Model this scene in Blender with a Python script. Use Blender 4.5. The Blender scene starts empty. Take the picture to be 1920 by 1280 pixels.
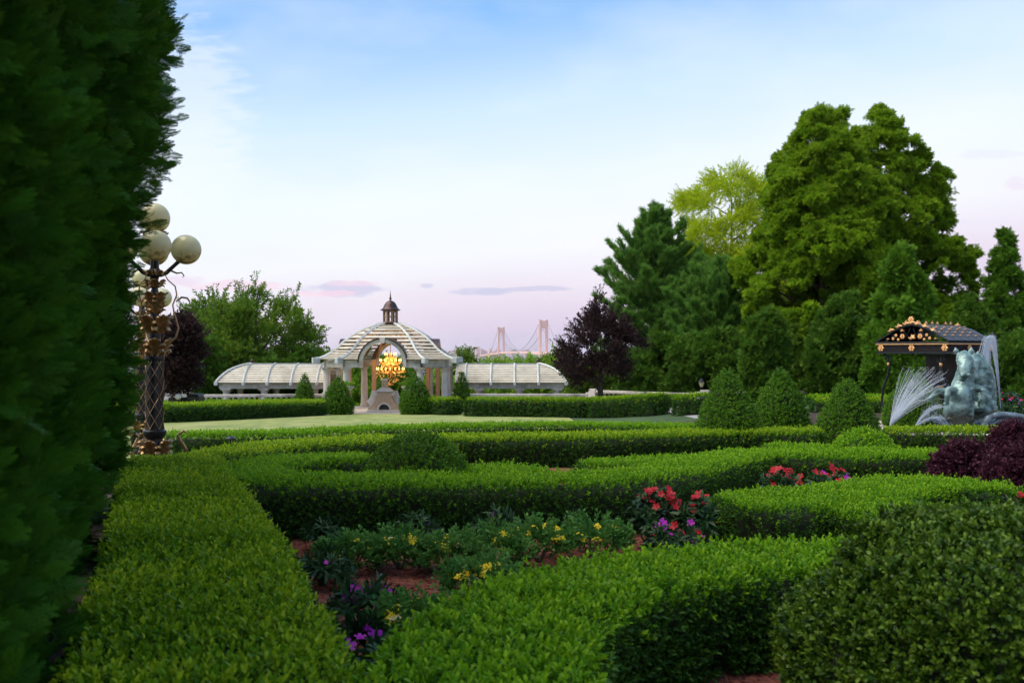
import bpy, bmesh, math, random
import numpy as np
from mathutils import Vector, Matrix
random.seed(7); RNG = np.random.default_rng(11)
S = bpy.context.scene; COL = S.collection
PI = math.pi; rad = math.radians
# ------------------------------------------------------------------ camera, sky, sun, exposure
F, CX, HY, EYE = 1867.0, 960.0, 660.0, 1.75      # focal length in photo pixels, image centre, horizon row, eye height
cd = bpy.data.cameras.new('camera'); cam = bpy.data.objects.new('camera', cd); COL.objects.link(cam); S.camera = cam
cam.location = (0, 0, EYE); cam.rotation_euler = (rad(90), 0, 0)
cd.sensor_width = 36; cd.lens = 36 * F / 1920; cd.shift_y = 20 / 1920
cd.clip_start = 0.1; cd.clip_end = 60000
cd.dof.use_dof = True; cd.dof.focus_distance = 17; cd.dof.aperture_fstop = 4.0
SUN_EL, SUN_ROT = rad(58), rad(262)
wd = bpy.data.worlds.new('World'); S.world = wd; wd.use_nodes = True
def build_world():
    nt = wd.node_tree; nt.nodes.clear(); N = nt.nodes.new; L = nt.links.new
    out = N('ShaderNodeOutputWorld')
    sky = N('ShaderNodeTexSky'); sky.sky_type = 'NISHITA'; sky.sun_disc = False
    sky.sun_elevation = SUN_EL; sky.sun_rotation = SUN_ROT; sky.altitude = 80
    b1 = N('ShaderNodeBackground'); L(sky.outputs[0], b1.inputs[0]); b1.inputs[1].default_value = 0.10
    tc = N('ShaderNodeTexCoord'); sp = N('ShaderNodeSeparateXYZ'); L(tc.outputs['Generated'], sp.inputs[0])
    def math_(op, a, b=None, c=None):
        m = N('ShaderNodeMath'); m.operation = op
        for k, v in enumerate((a, b, c)):
            if v is None: continue
            if isinstance(v, (int, float)): m.inputs[k].default_value = v
            else: L(v, m.inputs[k])
        return m.outputs[0]
    x, y, z = sp.outputs
    # slight azimuth drift of the gradient: paler to the right (towards the after-glow), as in the photograph
    zz = math_('ADD', z, math_('MULTIPLY', x, -0.10))
    mr = N('ShaderNodeMapRange'); L(zz, mr.inputs[0]); mr.inputs[1].default_value = -0.02; mr.inputs[2].default_value = 1.0
    cr = N('ShaderNodeValToRGB'); L(mr.outputs[0], cr.inputs[0]); e = cr.color_ramp
    def lin(c): return tuple((v/255/12.92 if v/255 <= .04045 else ((v/255+.055)/1.055)**2.4) for v in c) + (1,)
    stops = [(-.02, (196, 184, 214)), (.004, (203, 190, 218)), (.03, (216, 200, 222)), (.06, (226, 214, 228)), (.10, (234, 234, 241)),
             (.17, (226, 236, 247)), (.24, (200, 224, 246)), (.33, (130, 182, 238)), (.50, (124, 172, 230)), (1.0, (104, 152, 216))]
    while len(e.elements) < len(stops): e.elements.new(0.5)
    for el, (p, c) in zip(e.elements, stops): el.position = (p + .02) / 1.02; el.color = lin(c)
    col = cr.outputs[0]
    # high thin cloud veil and low dusk cloud streaks, in sky directions
    u = math_('DIVIDE', x, math_('MAXIMUM', math_('ABSOLUTE', y), 0.05)); v = math_('DIVIDE', z, math_('MAXIMUM', math_('ABSOLUTE', y), 0.05))
    cb = N('ShaderNodeCombineXYZ'); L(u, cb.inputs[0]); L(v, cb.inputs[1]); L(y, cb.inputs[2])
    def noise(sx, sy, scale, detail=5):
        mp = N('ShaderNodeMapping'); L(cb.outputs[0], mp.inputs[0]); mp.inputs['Scale'].default_value = (sx, sy, 1)
        n = N('ShaderNodeTexNoise'); L(mp.outputs[0], n.inputs[0]); n.inputs['Scale'].default_value = scale; n.inputs['Detail'].default_value = detail
        return n.outputs[0]
    n1 = noise(1, 3.5, 38, 8); n2 = noise(1, 2.2, 5)
    front = math_('GREATER_THAN', y, 0)
    def blob(px, py, rx, ry, warp):
        du = math_('DIVIDE', math_('ADD', u, -(px-CX)/F), rx/F); dv = math_('DIVIDE', math_('ADD', v, -(HY-py)/F), ry/F)
        d = math_('ADD', math_('MULTIPLY', du, du), math_('MULTIPLY', dv, dv))
        d = math_('ADD', d, math_('MULTIPLY', math_('ADD', n1, -.5), warp))
        m = N('ShaderNodeMapRange'); m.interpolation_type = 'SMOOTHSTEP'; L(d, m.inputs[0]); m.inputs[1].default_value = 1.35; m.inputs[2].default_value = .25
        return math_('MULTIPLY', m.outputs[0], front)
    def over(col, fac, c, k):
        mx = N('ShaderNodeMix'); mx.data_type = 'RGBA'; L(math_('MULTIPLY', fac, k), mx.inputs[0]); L(col, mx.inputs[6]); mx.inputs[7].default_value = lin(c)
        return mx.outputs[2]
    veil = N('ShaderNodeMapRange'); L(n2, veil.inputs[0]); veil.inputs[1].default_value = .42; veil.inputs[2].default_value = .72
    col = over(col, veil.outputs[0], (246, 247, 252), .30)
    col = over(col, blob(320, 230, 150, 190, 2.0), (236, 240, 248), .5)
    for (px, py, rx, ry, c, k) in [(650, 541, 72, 12, (196, 192, 220), .8), (610, 550, 50, 5, (240, 205, 222), .7), (665, 531, 50, 5, (238, 208, 224), .6),
                                   (450, 535, 80, 9, (236, 212, 228), .9), (345, 526, 40, 8, (226, 208, 226), .8), (905, 546, 55, 6, (190, 190, 220), .8),
                                   (1010, 541, 60, 4, (196, 192, 220), .8), (798, 535, 13, 4, (200, 196, 222), .8), 
                                   (1860, 290, 60, 8, (222, 222, 238), .5), (1905, 345, 25, 10, (228, 214, 228), .6), (1800, 415, 50, 5, (222, 218, 234), .5), (1720, 330, 60, 6, (228, 226, 240), .4)]:
        col = over(col, blob(px, py, rx*1.1, ry*1.25, 3.2), c, k)
    b2 = N('ShaderNodeBackground'); L(col, b2.inputs[0]); b2.inputs[1].default_value = 1.0
    mx = N('ShaderNodeMixShader'); mx.inputs[0].default_value = .90; L(b1.outputs[0], mx.inputs[1]); L(b2.outputs[0], mx.inputs[2]); L(mx.outputs[0], out.inputs[0])
build_world()
sl = bpy.data.lights.new('sun', 'SUN'); sun = bpy.data.objects.new('sun', sl); COL.objects.link(sun)
sl.energy = 4.2; sl.angle = rad(60); sl.color = (1.0, .90, .74)
sd = Vector((math.sin(SUN_ROT)*math.cos(SUN_EL), math.cos(SUN_ROT)*math.cos(SUN_EL), math.sin(SUN_EL)))
sun.rotation_euler = sd.to_track_quat('Z', 'Y').to_euler(); sun.location = (0, -5, 30)
vs = S.view_settings; vs.view_transform = 'Standard'; vs.look = 'None'; vs.exposure = 0.3; vs.gamma = 1; vs.use_curve_mapping = False
S.cycles.use_denoising = True; S.cycles.max_bounces = 5; S.cycles.transparent_max_bounces = 16; S.cycles.volume_bounces = 0
# ------------------------------------------------------------------ helpers
def smooth(t): t = min(1, max(0, t)); return t*t*(3-2*t)
def G(x, y):                                                       # height of the ground
    s = min(1, max(0, (y-11)/41)); w = 1 - .65*smooth((x-3)/8)
    z = -1.35*s*w
    if y > 51.6: z = z + (-2.4 - z)*smooth((y-51.6)/1.2)
    if y > 54: 
        t = (y-54)
        z -= 3.0*(1-math.exp(-t/25)) + 75*smooth(t/1900)**.8 if t < 1900 else 78
    return z
def X(px, Y): return (px-CX)/F*Y
def Z(py, Y): return EYE-(py-HY)/F*Y
def hit(px, py, h=0.0):                                            # where the ray of a photo pixel meets the ground raised by h
    Y = 2.0
    while Y < 52 and Z(py, Y) > G(X(px, Y), Y)+h: Y += .01
    return Vector((X(px, Y), Y, G(X(px, Y), Y)))
def tag(o, label=None, cat=None, group=None, kind=None):
    if label: o['label'] = label
    if cat: o['category'] = cat
    if group: o['group'] = group
    if kind: o['kind'] = kind
    return o
def link(o, parent=None):
    COL.objects.link(o)
    if parent is not None: o.parent = parent
    return o
def thing(name, label, cat, loc=(0, 0, 0), rz=0, group=None):
    o = bpy.data.objects.new(name, None); o.empty_display_size = .2; link(o); o.location = loc; o.rotation_euler = (0, 0, rz)
    return tag(o, label, cat, group)
def copy_tree(o, parent=None, loc=None, rz=None):
    c = o.copy(); COL.objects.link(c); c.parent = parent
    for ch in list(o.children): copy_tree(ch, c)
    if loc is not None: c.location = loc
    if rz is not None: c.rotation_euler = (0, 0, rz)
    return c
class MB:
    def __init__(s): s.v = []; s.f = []
    def add(s, vs, fs, M=None):
        b = len(s.v); s.v += [tuple(M @ Vector(p)) for p in vs] if M is not None else [tuple(p) for p in vs]
        s.f += [tuple(i+b for i in f) for f in fs]; return s
    def box(s, x0, x1, y0, y1, z0, z1, M=None):
        return s.add([(x0,y0,z0),(x1,y0,z0),(x1,y1,z0),(x0,y1,z0),(x0,y0,z1),(x1,y0,z1),(x1,y1,z1),(x0,y1,z1)],
                     [(0,3,2,1),(4,5,6,7),(0,1,5,4),(1,2,6,5),(2,3,7,6),(3,0,4,7)], M)
    def lathe(s, prof, n=16, M=None, cap=True):
        vs = []; fs = []
        for (r, z) in prof:
            for k in range(n): a = 2*PI*k/n; vs.append((r*math.cos(a), r*math.sin(a), z))
        for i in range(len(prof)-1):
            for k in range(n): fs.append((i*n+k, i*n+(k+1)%n, (i+1)*n+(k+1)%n, (i+1)*n+k))
        if cap: fs.append(tuple(range(n-1, -1, -1))); fs.append(tuple((len(prof)-1)*n+k for k in range(n)))
        return s.add(vs, fs, M)
    def tube(s, pts, rs, n=8, cap=True, flat=1.0):
        pts = [Vector(p) for p in pts]; m = len(pts)
        if isinstance(rs, (int, float)): rs = [rs]*m
        vs = []; fs = []; up = None
        for i, p in enumerate(pts):
            t = (pts[min(i+1, m-1)]-pts[max(i-1, 0)]);
            if t.length < 1e-9: t = Vector((0, 0, 1))
            t.normalize()
            if up is None:
                up = Vector((0, 0, 1)) if abs(t.z) < .9 else Vector((0, 1, 0))
            a = t.cross(up); a = a.normalized() if a.length > 1e-6 else t.orthogonal().normalized(); b = a.cross(t); up = b
            for k in range(n): an = 2*PI*k/n; vs.append(p + a*(rs[i]*math.cos(an)) + b*(rs[i]*flat*math.sin(an)))
        for i in range(m-1):
            for k in range(n): fs.append((i*n+k, i*n+(k+1)%n, (i+1)*n+(k+1)%n, (i+1)*n+k))
        if cap: fs.append(tuple(range(n-1, -1, -1))); fs.append(tuple((m-1)*n+k for k in range(n)))
        return s.add(vs, fs)
    def sphere(s, c, r, n=12, m=8, sc=(1, 1, 1), M=None):
        vs = [(0, 0, -1)]; fs = []
        for i in range(1, m):
            ph = -PI/2+PI*i/m
            for k in range(n): a = 2*PI*k/n; vs.append((math.cos(ph)*math.cos(a), math.cos(ph)*math.sin(a), math.sin(ph)))
        vs.append((0, 0, 1)); top = len(vs)-1
        for k in range(n): fs.append((0, 1+(k+1) % n, 1+k))
        for i in range(m-2):
            for k in range(n): fs.append((1+i*n+k, 1+i*n+(k+1)%n, 1+(i+1)*n+(k+1)%n, 1+(i+1)*n+k))
        for k in range(n): fs.append((top, 1+(m-2)*n+k, 1+(m-2)*n+(k+1) % n))
        vs = [Vector((p[0]*r*sc[0], p[1]*r*sc[1], p[2]*r*sc[2])) for p in vs]
        if M is not None: vs = [M @ p for p in vs]
        return s.add([p+Vector(c) for p in vs], fs)
    def prism(s, poly, y0, y1, M=None):                            # closed outline in x,z extruded along y
        n = len(poly); vs = [(x, y0, z) for x, z in poly]+[(x, y1, z) for x, z in poly]
        fs = [tuple(range(n)), tuple(range(2*n-1, n-1, -1))]+[(i, n+i, n+(i+1)%n, (i+1)%n) for i in range(n)]
        return s.add(vs, fs, M)
    def strip(s, rows, closed=False):                              # grid of rows of points
        n = len(rows[0]); vs = [p for r in rows for p in r]; fs = []
        for i in range(len(rows)-1):
            for k in range(n-1+(1 if closed else 0)): fs.append((i*n+k, i*n+(k+1)%n, (i+1)*n+(k+1)%n, (i+1)*n+k))
        return s.add(vs, fs)
    def mesh(s, name, mat, sm=True):
        m = bpy.data.meshes.new(name); m.from_pydata(s.v, [], s.f); m.materials.append(mat)
        bm = bmesh.new(); bm.from_mesh(m); bmesh.ops.recalc_face_normals(bm, faces=bm.faces); bm.to_mesh(m); bm.free()
        if sm:
            m.polygons.foreach_set('use_smooth', [True]*len(m.polygons)); m.set_sharp_from_angle(angle=rad(40))
        m.update(); return m
    def build(s, name, mat, parent=None, sm=True, bevel=0):
        o = link(bpy.data.objects.new(name, s.mesh(name, mat, sm)), parent)
        if bevel:
            b = o.modifiers.new('bevel', 'BEVEL'); b.width = bevel; b.segments = 2; b.limit_method = 'ANGLE'
        return o
# ------------------------------------------------------------------ materials
def new_mat(name):
    m = bpy.data.materials.new(name); m.use_nodes = True; nt = m.node_tree
    return m, nt, nt.nodes['Principled BSDF'], nt.nodes['Material Output']
def surf(name, c1, c2, scale=6, rough=.7, metal=0, bump=.15, bscale=None, spec=.4, c3=None, detail=6, stretch=(1, 1, 1), lo=.35, hi=.65):
    m, nt, p, out = new_mat(name); N = nt.nodes.new; L = nt.links.new
    tc = N('ShaderNodeTexCoord'); mp = N('ShaderNodeMapping'); mp.inputs['Scale'].default_value = stretch; L(tc.outputs['Object'], mp.inputs[0])
    n = N('ShaderNodeTexNoise'); n.inputs['Scale'].default_value = scale; n.inputs['Detail'].default_value = detail; n.inputs['Roughness'].default_value = .62; L(mp.outputs[0], n.inputs[0])
    r = N('ShaderNodeValToRGB'); r.color_ramp.elements[0].color = (*c1, 1); r.color_ramp.elements[1].color = (*c2, 1)
    r.color_ramp.elements[0].position = lo; r.color_ramp.elements[1].position = hi; L(n.outputs[0], r.inputs[0])
    col = r.outputs[0]
    if c3:
        n2 = N('ShaderNodeTexNoise'); n2.inputs['Scale'].default_value = scale*.27; n2.inputs['Detail'].default_value = 8; L(mp.outputs[0], n2.inputs[0])
        mr = N('ShaderNodeMapRange'); mr.inputs[1].default_value = .52; mr.inputs[2].default_value = .7; L(n2.outputs[0], mr.inputs[0])
        mx = N('ShaderNodeMix'); mx.data_type = 'RGBA'; L(mr.outputs[0], mx.inputs[0]); L(col, mx.inputs[6]); mx.inputs[7].default_value = (*c3, 1); col = mx.outputs[2]
    L(col, p.inputs['Base Color']); p.inputs['Roughness'].default_value = rough; p.inputs['Metallic'].default_value = metal
    p.inputs['Specular IOR Level'].default_value = spec
    if bump:
        nb = N('ShaderNodeTexNoise'); nb.inputs['Scale'].default_value = bscale or scale*4; nb.inputs['Detail'].default_value = 6; L(mp.outputs[0], nb.inputs[0])
        b = N('ShaderNodeBump'); b.inputs['Strength'].default_value = bump; b.inputs['Distance'].default_value = .02; L(nb.outputs[0], b.inputs['Height']); L(b.outputs[0], p.inputs['Normal'])
    return m
def leafmat(name, dark, light, tip=None, rough=.5, transl=.3, spec=.16):
    m, nt, p, out = new_mat(name); N = nt.nodes.new; L = nt.links.new
    oi = N('ShaderNodeObjectInfo'); mx = N('ShaderNodeMix'); mx.data_type = 'RGBA'; L(oi.outputs['Random'], mx.inputs[0])
    mx.inputs[6].default_value = (*dark, 1); mx.inputs[7].default_value = (*light, 1); col = mx.outputs[2]
    if tip:
        at = N('ShaderNodeAttribute'); at.attribute_name = 'tip'
        mul = N('ShaderNodeMath'); mul.operation = 'MULTIPLY'; L(at.outputs['Fac'], mul.inputs[0])
        wn = N('ShaderNodeTexWhiteNoise'); wn.noise_dimensions = '1D'; L(oi.outputs['Random'], wn.inputs['W']); L(wn.outputs[0], mul.inputs[1])
        m2 = N('ShaderNodeMix'); m2.data_type = 'RGBA'; L(mul.outputs[0], m2.inputs[0]); L(col, m2.inputs[6]); m2.inputs[7].default_value = (*tip, 1); col = m2.outputs[2]
    L(col, p.inputs['Base Color']); p.inputs['Roughness'].default_value = rough; p.inputs['Specular IOR Level'].default_value = spec*.7
    t = N('ShaderNodeBsdfTranslucent'); L(col, t.inputs[0]); ms = N('ShaderNodeMixShader'); ms.inputs[0].default_value = transl
    L(p.outputs[0], ms.inputs[1]); L(t.outputs[0], ms.inputs[2]); L(ms.outputs[0], out.inputs[0])
    return m
M = {}
M['box'] = leafmat('boxwood_leaf', (.062, .195, .004), (.118, .305, .006), (.27, .46, .012), .45, .38)
M['boxy'] = leafmat('boxwood_leaf_yellowish', (.070, .190, .004), (.130, .295, .006), (.36, .47, .014), .45, .38)
M['boxd'] = leafmat('boxwood_leaf_side_shade', (.014, .050, .005), (.030, .088, .007), (.05, .125, .01), .45, .15)  # leaves of the hedge sides, with their shade painted into the colour
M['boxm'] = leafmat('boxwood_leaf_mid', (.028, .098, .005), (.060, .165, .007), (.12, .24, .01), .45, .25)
M['glossy'] = leafmat('glossy_shrub_leaf', (.018, .054, .003), (.046, .112, .005), (.16, .26, .02), .36, .25, .28)
M['thuja'] = leafmat('thuja_scale', (.026, .100, .007), (.058, .175, .010), (.09, .24, .015), .55, .35)
M['arbor'] = leafmat('arborvitae_scale', (.090, .215, .009), (.225, .395, .012), (.36, .48, .02), .55, .5)
M['arborl'] = leafmat('young_arborvitae_scale', (.060, .170, .012), (.115, .260, .018), (.17, .30, .02), .55, .35)
M['arbord'] = leafmat('dark_conifer_scale', (.040, .115, .011), (.080, .190, .016), (.14, .24, .02), .55, .36)
M['pine'] = leafmat('pine_needle', (.064, .180, .028), (.125, .280, .040), (.20, .36, .05), .5, .4)
M['locust'] = leafmat('locust_leaf', (.26, .40, .010), (.42, .54, .012), (.56, .60, .02), .5, .4)
M['green'] = leafmat('tree_leaf', (.045, .125, .008), (.095, .205, .012), (.20, .28, .03), .5, .35)
M['greenb'] = leafmat('tree_leaf_bright', (0.109, 0.248, 0.0139), (0.202, 0.372, 0.0233), (0.310, 0.434, 0.0465), .5, .35)
M['plum'] = leafmat('plum_leaf', (.017, .010, .011), (.036, .018, .019), (.06, .03, .03), .45, .25)
M['barberry'] = leafmat('barberry_leaf', (.024, .007, .016), (.056, .015, .030), (.10, .03, .045), .45, .25)
M['impatiens'] = leafmat('impatiens_leaf', (.014, .045, .012), (.034, .078, .024), None, .4, .15, .2)
M['lantana'] = leafmat('lantana_leaf', (.034, .135, .024), (.075, .210, .036), (.13, .27, .05), .5, .3)
M['farleaf'] = leafmat('distant_tree_leaf', (0.046, 0.132, 0.0186), (0.109, 0.232, 0.0279), None, .6, .3)
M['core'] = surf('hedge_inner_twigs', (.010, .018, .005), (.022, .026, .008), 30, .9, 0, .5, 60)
M['bark'] = surf('bark', (.035, .026, .018), (.085, .065, .045), 14, .9, 0, .6, 30, stretch=(1, 1, .25))
M['stone'] = surf('weathered_stone', (.43, .39, .33), (.58, .54, .47), 5, .8, 0, .25, 30, c3=(.24, .23, .20))
M['limestone'] = surf('column_limestone', (.54, .48, .43), (.66, .60, .54), 3, .75, 0, .15, 40)
M['paintwood'] = surf('painted_weathered_wood', (.44, .47, .45), (.56, .58, .56), 4, .65, 0, .2, 25, c3=(.36, .38, .34))
M['slat'] = surf('painted_slat_wood', (.50, .45, .35), (.62, .57, .46), 3, .6, 0, .15, 25, c3=(.36, .32, .24))
M['copper'] = surf('dark_copper', (.045, .028, .026), (.085, .05, .045), 6, .45, .6, .1)
M['warmwood'] = surf('brown_post_wood', (.26, .15, .09), (.38, .23, .14), 3, .6, 0, .2, 20, stretch=(4, 4, .5))
M['iron'] = surf('black_iron', (.010, .011, .014), (.022, .023, .028), 8, .38, .3, .1, spec=.5)
M['gold'] = surf('aged_gold_leaf', (.20, .115, .045), (.52, .33, .145), 9, .38, .6, .25, 30, c3=(.08, .045, .02))
M['goldb'] = surf('bright_gilding', (.60, .30, .11), (.88, .50, .22), 12, .35, .55, .2, 30)
M['bronze'] = surf('verdigris_bronze', (.035, .085, .082), (.30, .44, .41), 3.4, .38, .2, .8, 9, c3=(.03, .05, .045), spec=.5, detail=9, lo=.38, hi=.62)
M['wet'] = surf('wet_bronze_shell', (.07, .10, .12), (.22, .27, .30), 4, .25, .3, .5, 10, c3=(.14, .11, .08), spec=.6)
M['pinkstone'] = surf('pink_basin_stone', (.50, .42, .38), (.62, .54, .49), 6, .7, 0, .2)
M['firebrick'] = surf('fireplace_stone', (.46, .31, .19), (.62, .45, .30), 9, .85, 0, .4, 30)
M['mulch'] = surf('red_mulch', (.11, .028, .016), (.34, .10, .06), 55, .95, 0, 1.0, 90)
M['soil'] = surf('garden_soil', (.020, .013, .009), (.055, .034, .022), 20, .95, 0, .8, 60)
M['chip'] = leafmat('mulch_chip', (.10, .026, .015), (.34, .11, .065), None, .9, 0)
M['lawn'] = surf('mown_lawn', (.14, .190, .045), (.27, .295, .085), 1.6, .9, 0, .6, 120, c3=(.29, .29, .11), stretch=(1, .35, 1))
M['gravel'] = surf('grey_gravel', (.20, .19, .19), (.33, .32, .32), 40, .9, 0, .6, 90)
M['meadow'] = surf('wooded_ground', (.02, .045, .012), (.05, .09, .025), .3, .95, 0, 0)
M['bridge'] = surf('bridge_steel', (.92, .54, .42), (.95, .58, .47), .05, .6, 0, 0)
M['cable'] = surf('bridge_cable', (.22, .15, .16), (.26, .18, .19), .05, .6, 0, 0)
M['shutterwhite'] = surf('white_wall', (.62, .62, .64), (.70, .70, .70), 2, .8, 0, 0)
M['rooftile'] = surf('brown_roof', (.10, .07, .06), (.16, .115, .10), 6, .8, 0, .4)
M['housewall'] = surf('house_wall', (.24, .21, .19), (.30, .27, .24), 3, .8, 0, .2)
def flat(name, c, rough=.5, em=0, transl=0, alpha=1, spec=.4, metal=0):
    m, nt, p, out = new_mat(name); p.inputs['Base Color'].default_value = (*c, 1); p.inputs['Roughness'].default_value = rough; p.inputs['Specular IOR Level'].default_value = spec
    p.inputs['Metallic'].default_value = metal
    if em: p.inputs['Emission Color'].default_value = (*c, 1); p.inputs['Emission Strength'].default_value = em
    if transl:
        t = nt.nodes.new('ShaderNodeBsdfTranslucent'); t.inputs[0].default_value = (*c, 1); ms = nt.nodes.new('ShaderNodeMixShader'); ms.inputs[0].default_value = transl
        nt.links.new(p.outputs[0], ms.inputs[1]); nt.links.new(t.outputs[0], ms.inputs[2]); nt.links.new(ms.outputs[0], out.inputs[0])
    if alpha < 1: p.inputs['Alpha'].default_value = alpha
    return m
M['red'] = flat('red_petal', (.52, .005, .014), .5, transl=.35); M['magenta'] = flat('magenta_petal', (.62, .03, .54), .5, transl=.35)
M['yellow'] = flat('yellow_petal', (.90, .70, .02), .5, transl=.25); M['cream'] = flat('cream_petal', (.80, .70, .32), .5, transl=.25); M['white'] = flat('white_petal', (.8, .8, .8), .5, transl=.25)
M['bulb'] = flat('lit_bulb', (1.0, .55, .16), .5, em=3.2); M['crystal'] = flat('amber_crystal', (1.0, .74, .36), .08, spec=.8, transl=.6)
M['brass'] = flat('brass', (.75, .45, .14), .3, metal=.9)
M['jet'] = flat('water_spray', (.86, .90, .95), .3, alpha=.085, transl=.3); M['mist'] = flat('water_mist', (.86, .90, .95), .5, alpha=.022, transl=.4)
def globe_mat():
    m, nt, p, out = new_mat('milky_globe_glass'); N = nt.nodes.new; L = nt.links.new
    tc = N('ShaderNodeTexCoord'); n = N('ShaderNodeTexNoise'); n.inputs['Scale'].default_value = 14; n.inputs['Detail'].default_value = 10; n.inputs['Roughness'].default_value = .75; L(tc.outputs['Object'], n.inputs[0])
    sp = N('ShaderNodeSeparateXYZ'); L(tc.outputs['Object'], sp.inputs[0])
    a = N('ShaderNodeMath'); a.operation = 'MULTIPLY_ADD'; L(sp.outputs[2], a.inputs[0]); a.inputs[1].default_value = -1.3; L(n.outputs[0], a.inputs[2])
    mr = N('ShaderNodeMapRange'); L(a.outputs[0], mr.inputs[0]); mr.inputs[1].default_value = .60; mr.inputs[2].default_value = .78
    mx = N('ShaderNodeMix'); mx.data_type = 'RGBA'; L(mr.outputs[0], mx.inputs[0]); mx.inputs[6].default_value = (.72, .68, .40, 1); mx.inputs[7].default_value = (.30, .21, .08, 1)
    L(mx.outputs[2], p.inputs['Base Color']); p.inputs['Roughness'].default_value = .18; p.inputs['Specular IOR Level'].default_value = .5
    t = N('ShaderNodeBsdfTranslucent'); L(mx.outputs[2], t.inputs[0]); ms = N('ShaderNodeMixShader'); ms.inputs[0].default_value = .35
    L(p.outputs[0], ms.inputs[1]); L(t.outputs[0], ms.inputs[2]); L(ms.outputs[0], out.inputs[0]); return m
M['globe'] = globe_mat()
def stain_bronze():
    m = M['bronze']; nt = m.node_tree; p = nt.nodes['Principled BSDF']; N = nt.nodes.new; L = nt.links.new; src = p.inputs['Base Color'].links[0].from_socket
    tc = N('ShaderNodeTexCoord'); sp = N('ShaderNodeSeparateXYZ'); L(tc.outputs['Object'], sp.inputs[0]); n = N('ShaderNodeTexNoise'); n.inputs['Scale'].default_value = 3; n.inputs['Detail'].default_value = 8; L(tc.outputs['Object'], n.inputs[0])
    a = N('ShaderNodeMath'); a.operation = 'MULTIPLY_ADD'; L(n.outputs[0], a.inputs[0]); a.inputs[1].default_value = .7; L(sp.outputs[2], a.inputs[2])
    mr = N('ShaderNodeMapRange'); L(a.outputs[0], mr.inputs[0]); mr.inputs[1].default_value = 1.06; mr.inputs[2].default_value = .88
    mx = N('ShaderNodeMix'); mx.data_type = 'RGBA'; L(mr.outputs[0], mx.inputs[0]); L(src, mx.inputs[6]); mx.inputs[7].default_value = (.045, .05, .032, 1); L(mx.outputs[2], p.inputs['Base Color'])
stain_bronze()
def water_mat():
    m, nt, p, out = new_mat('bay_water'); p.inputs['Base Color'].default_value = (.04, .06, .08, 1); p.inputs['Roughness'].default_value = .2
    N = nt.nodes.new; n = N('ShaderNodeTexNoise'); n.inputs['Scale'].default_value = 300; b = N('ShaderNodeBump'); b.inputs['Strength'].default_value = .3
    nt.links.new(n.outputs[0], b.inputs['Height']); nt.links.new(b.outputs[0], p.inputs['Normal']); return m
M['water'] = water_mat()
# ------------------------------------------------------------------ leaf scatter (sprigs placed on points)
def leaf_group():
    g = bpy.data.node_groups.new('leaf_scatter', 'GeometryNodeTree')
    g.interface.new_socket('Geometry', in_out='INPUT', socket_type='NodeSocketGeometry'); g.interface.new_socket('Geometry', in_out='OUTPUT', socket_type='NodeSocketGeometry')
    N = g.nodes.new; L = g.links.new; i = N('NodeGroupInput'); o = N('NodeGroupOutput')
    def na(n, t):
        a = N('GeometryNodeInputNamedAttribute'); a.data_type = t; a.inputs['Name'].default_value = n; return a.outputs['Attribute']
    var = na('var', 'INT')
    def sep(k):
        c = N('FunctionNodeCompare'); c.data_type = 'INT'; c.operation = 'EQUAL'; L(var, c.inputs[2]); c.inputs[3].default_value = k
        sp = N('GeometryNodeSeparateGeometry'); sp.domain = 'POINT'; L(i.outputs[0], sp.inputs[0]); L(c.outputs[0], sp.inputs[1]); return sp.outputs[0]
    pts = sep(-1); gi = N('GeometryNodeGeometryToInstance')
    for k in (3, 2, 1): L(sep(k), gi.inputs[0])
    ip = N('GeometryNodeInstanceOnPoints'); L(pts, ip.inputs['Points']); L(gi.outputs[0], ip.inputs['Instance']); ip.inputs['Pick Instance'].default_value = True
    L(na('pick', 'INT'), ip.inputs['Instance Index']); L(na('rot', 'FLOAT_VECTOR'), ip.inputs['Rotation']); L(na('scl', 'FLOAT'), ip.inputs['Scale'])
    L(ip.outputs[0], o.inputs[0]); return g
LEAFGN = leaf_group()
class SP:                                                          # a sprig growing along +x
    def __init__(s): s.v = []; s.f = []; s.t = []
    def leaf(s, p, d, up, l, w, tip=0.0, droop=0.0):
        p = Vector(p); d = Vector(d).normalized(); r = d.cross(Vector(up)); r = r.normalized() if r.length > 1e-5 else d.orthogonal().normalized(); n = r.cross(d)
        b = len(s.v)
        for (a, q, h) in ((0, 0, 0), (.35, .5, .05), (.35, -.5, .05), (.75, .40, .0), (.75, -.40, .0), (1, 0, -.08)):
            s.v.append(p + d*(a*l) + r*(q*w) + n*((h-droop*a*a)*l)); s.t.append(tip)
        s.f += [(b, b+1, b+2), (b+2, b+1, b+3, b+4), (b+4, b+3, b+5)]
    def blade(s, p, q, w, up=(0, 0, 1), tip=0.0):
        p = Vector(p); q = Vector(q); d = q-p; r = d.cross(Vector(up)); r = r.normalized() if r.length > 1e-6 else d.orthogonal().normalized(); b = len(s.v)
        s.v += [p-r*w*.4, p+r*w*.4, p+d*.6+r*w*.5, p+d*.6-r*w*.5, q]; s.t += [tip*.6, tip*.6, tip, tip, tip]; s.f += [(b, b+1, b+2, b+3), (b+3, b+2, b+4)]
def sp_box(n=7, L=.05, l=.02, w=.010, seed=0):
    r = random.Random(seed); s = SP()
    for k in range(n):
        t = (k+.3)/n; a = k*2.4+r.uniform(-.4, .4); rad_ = Vector((0, math.cos(a), math.sin(a)))
        d = Vector((.55+.6*t, 0, 0))+rad_*(1.0-.55*t)
        s.leaf((L*t, 0, 0), d, (1, 0, 0), l*r.uniform(.8, 1.15), w*r.uniform(.85, 1.1), tip=max(0, (t-.3)*1.9), droop=.1)
    return s
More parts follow.
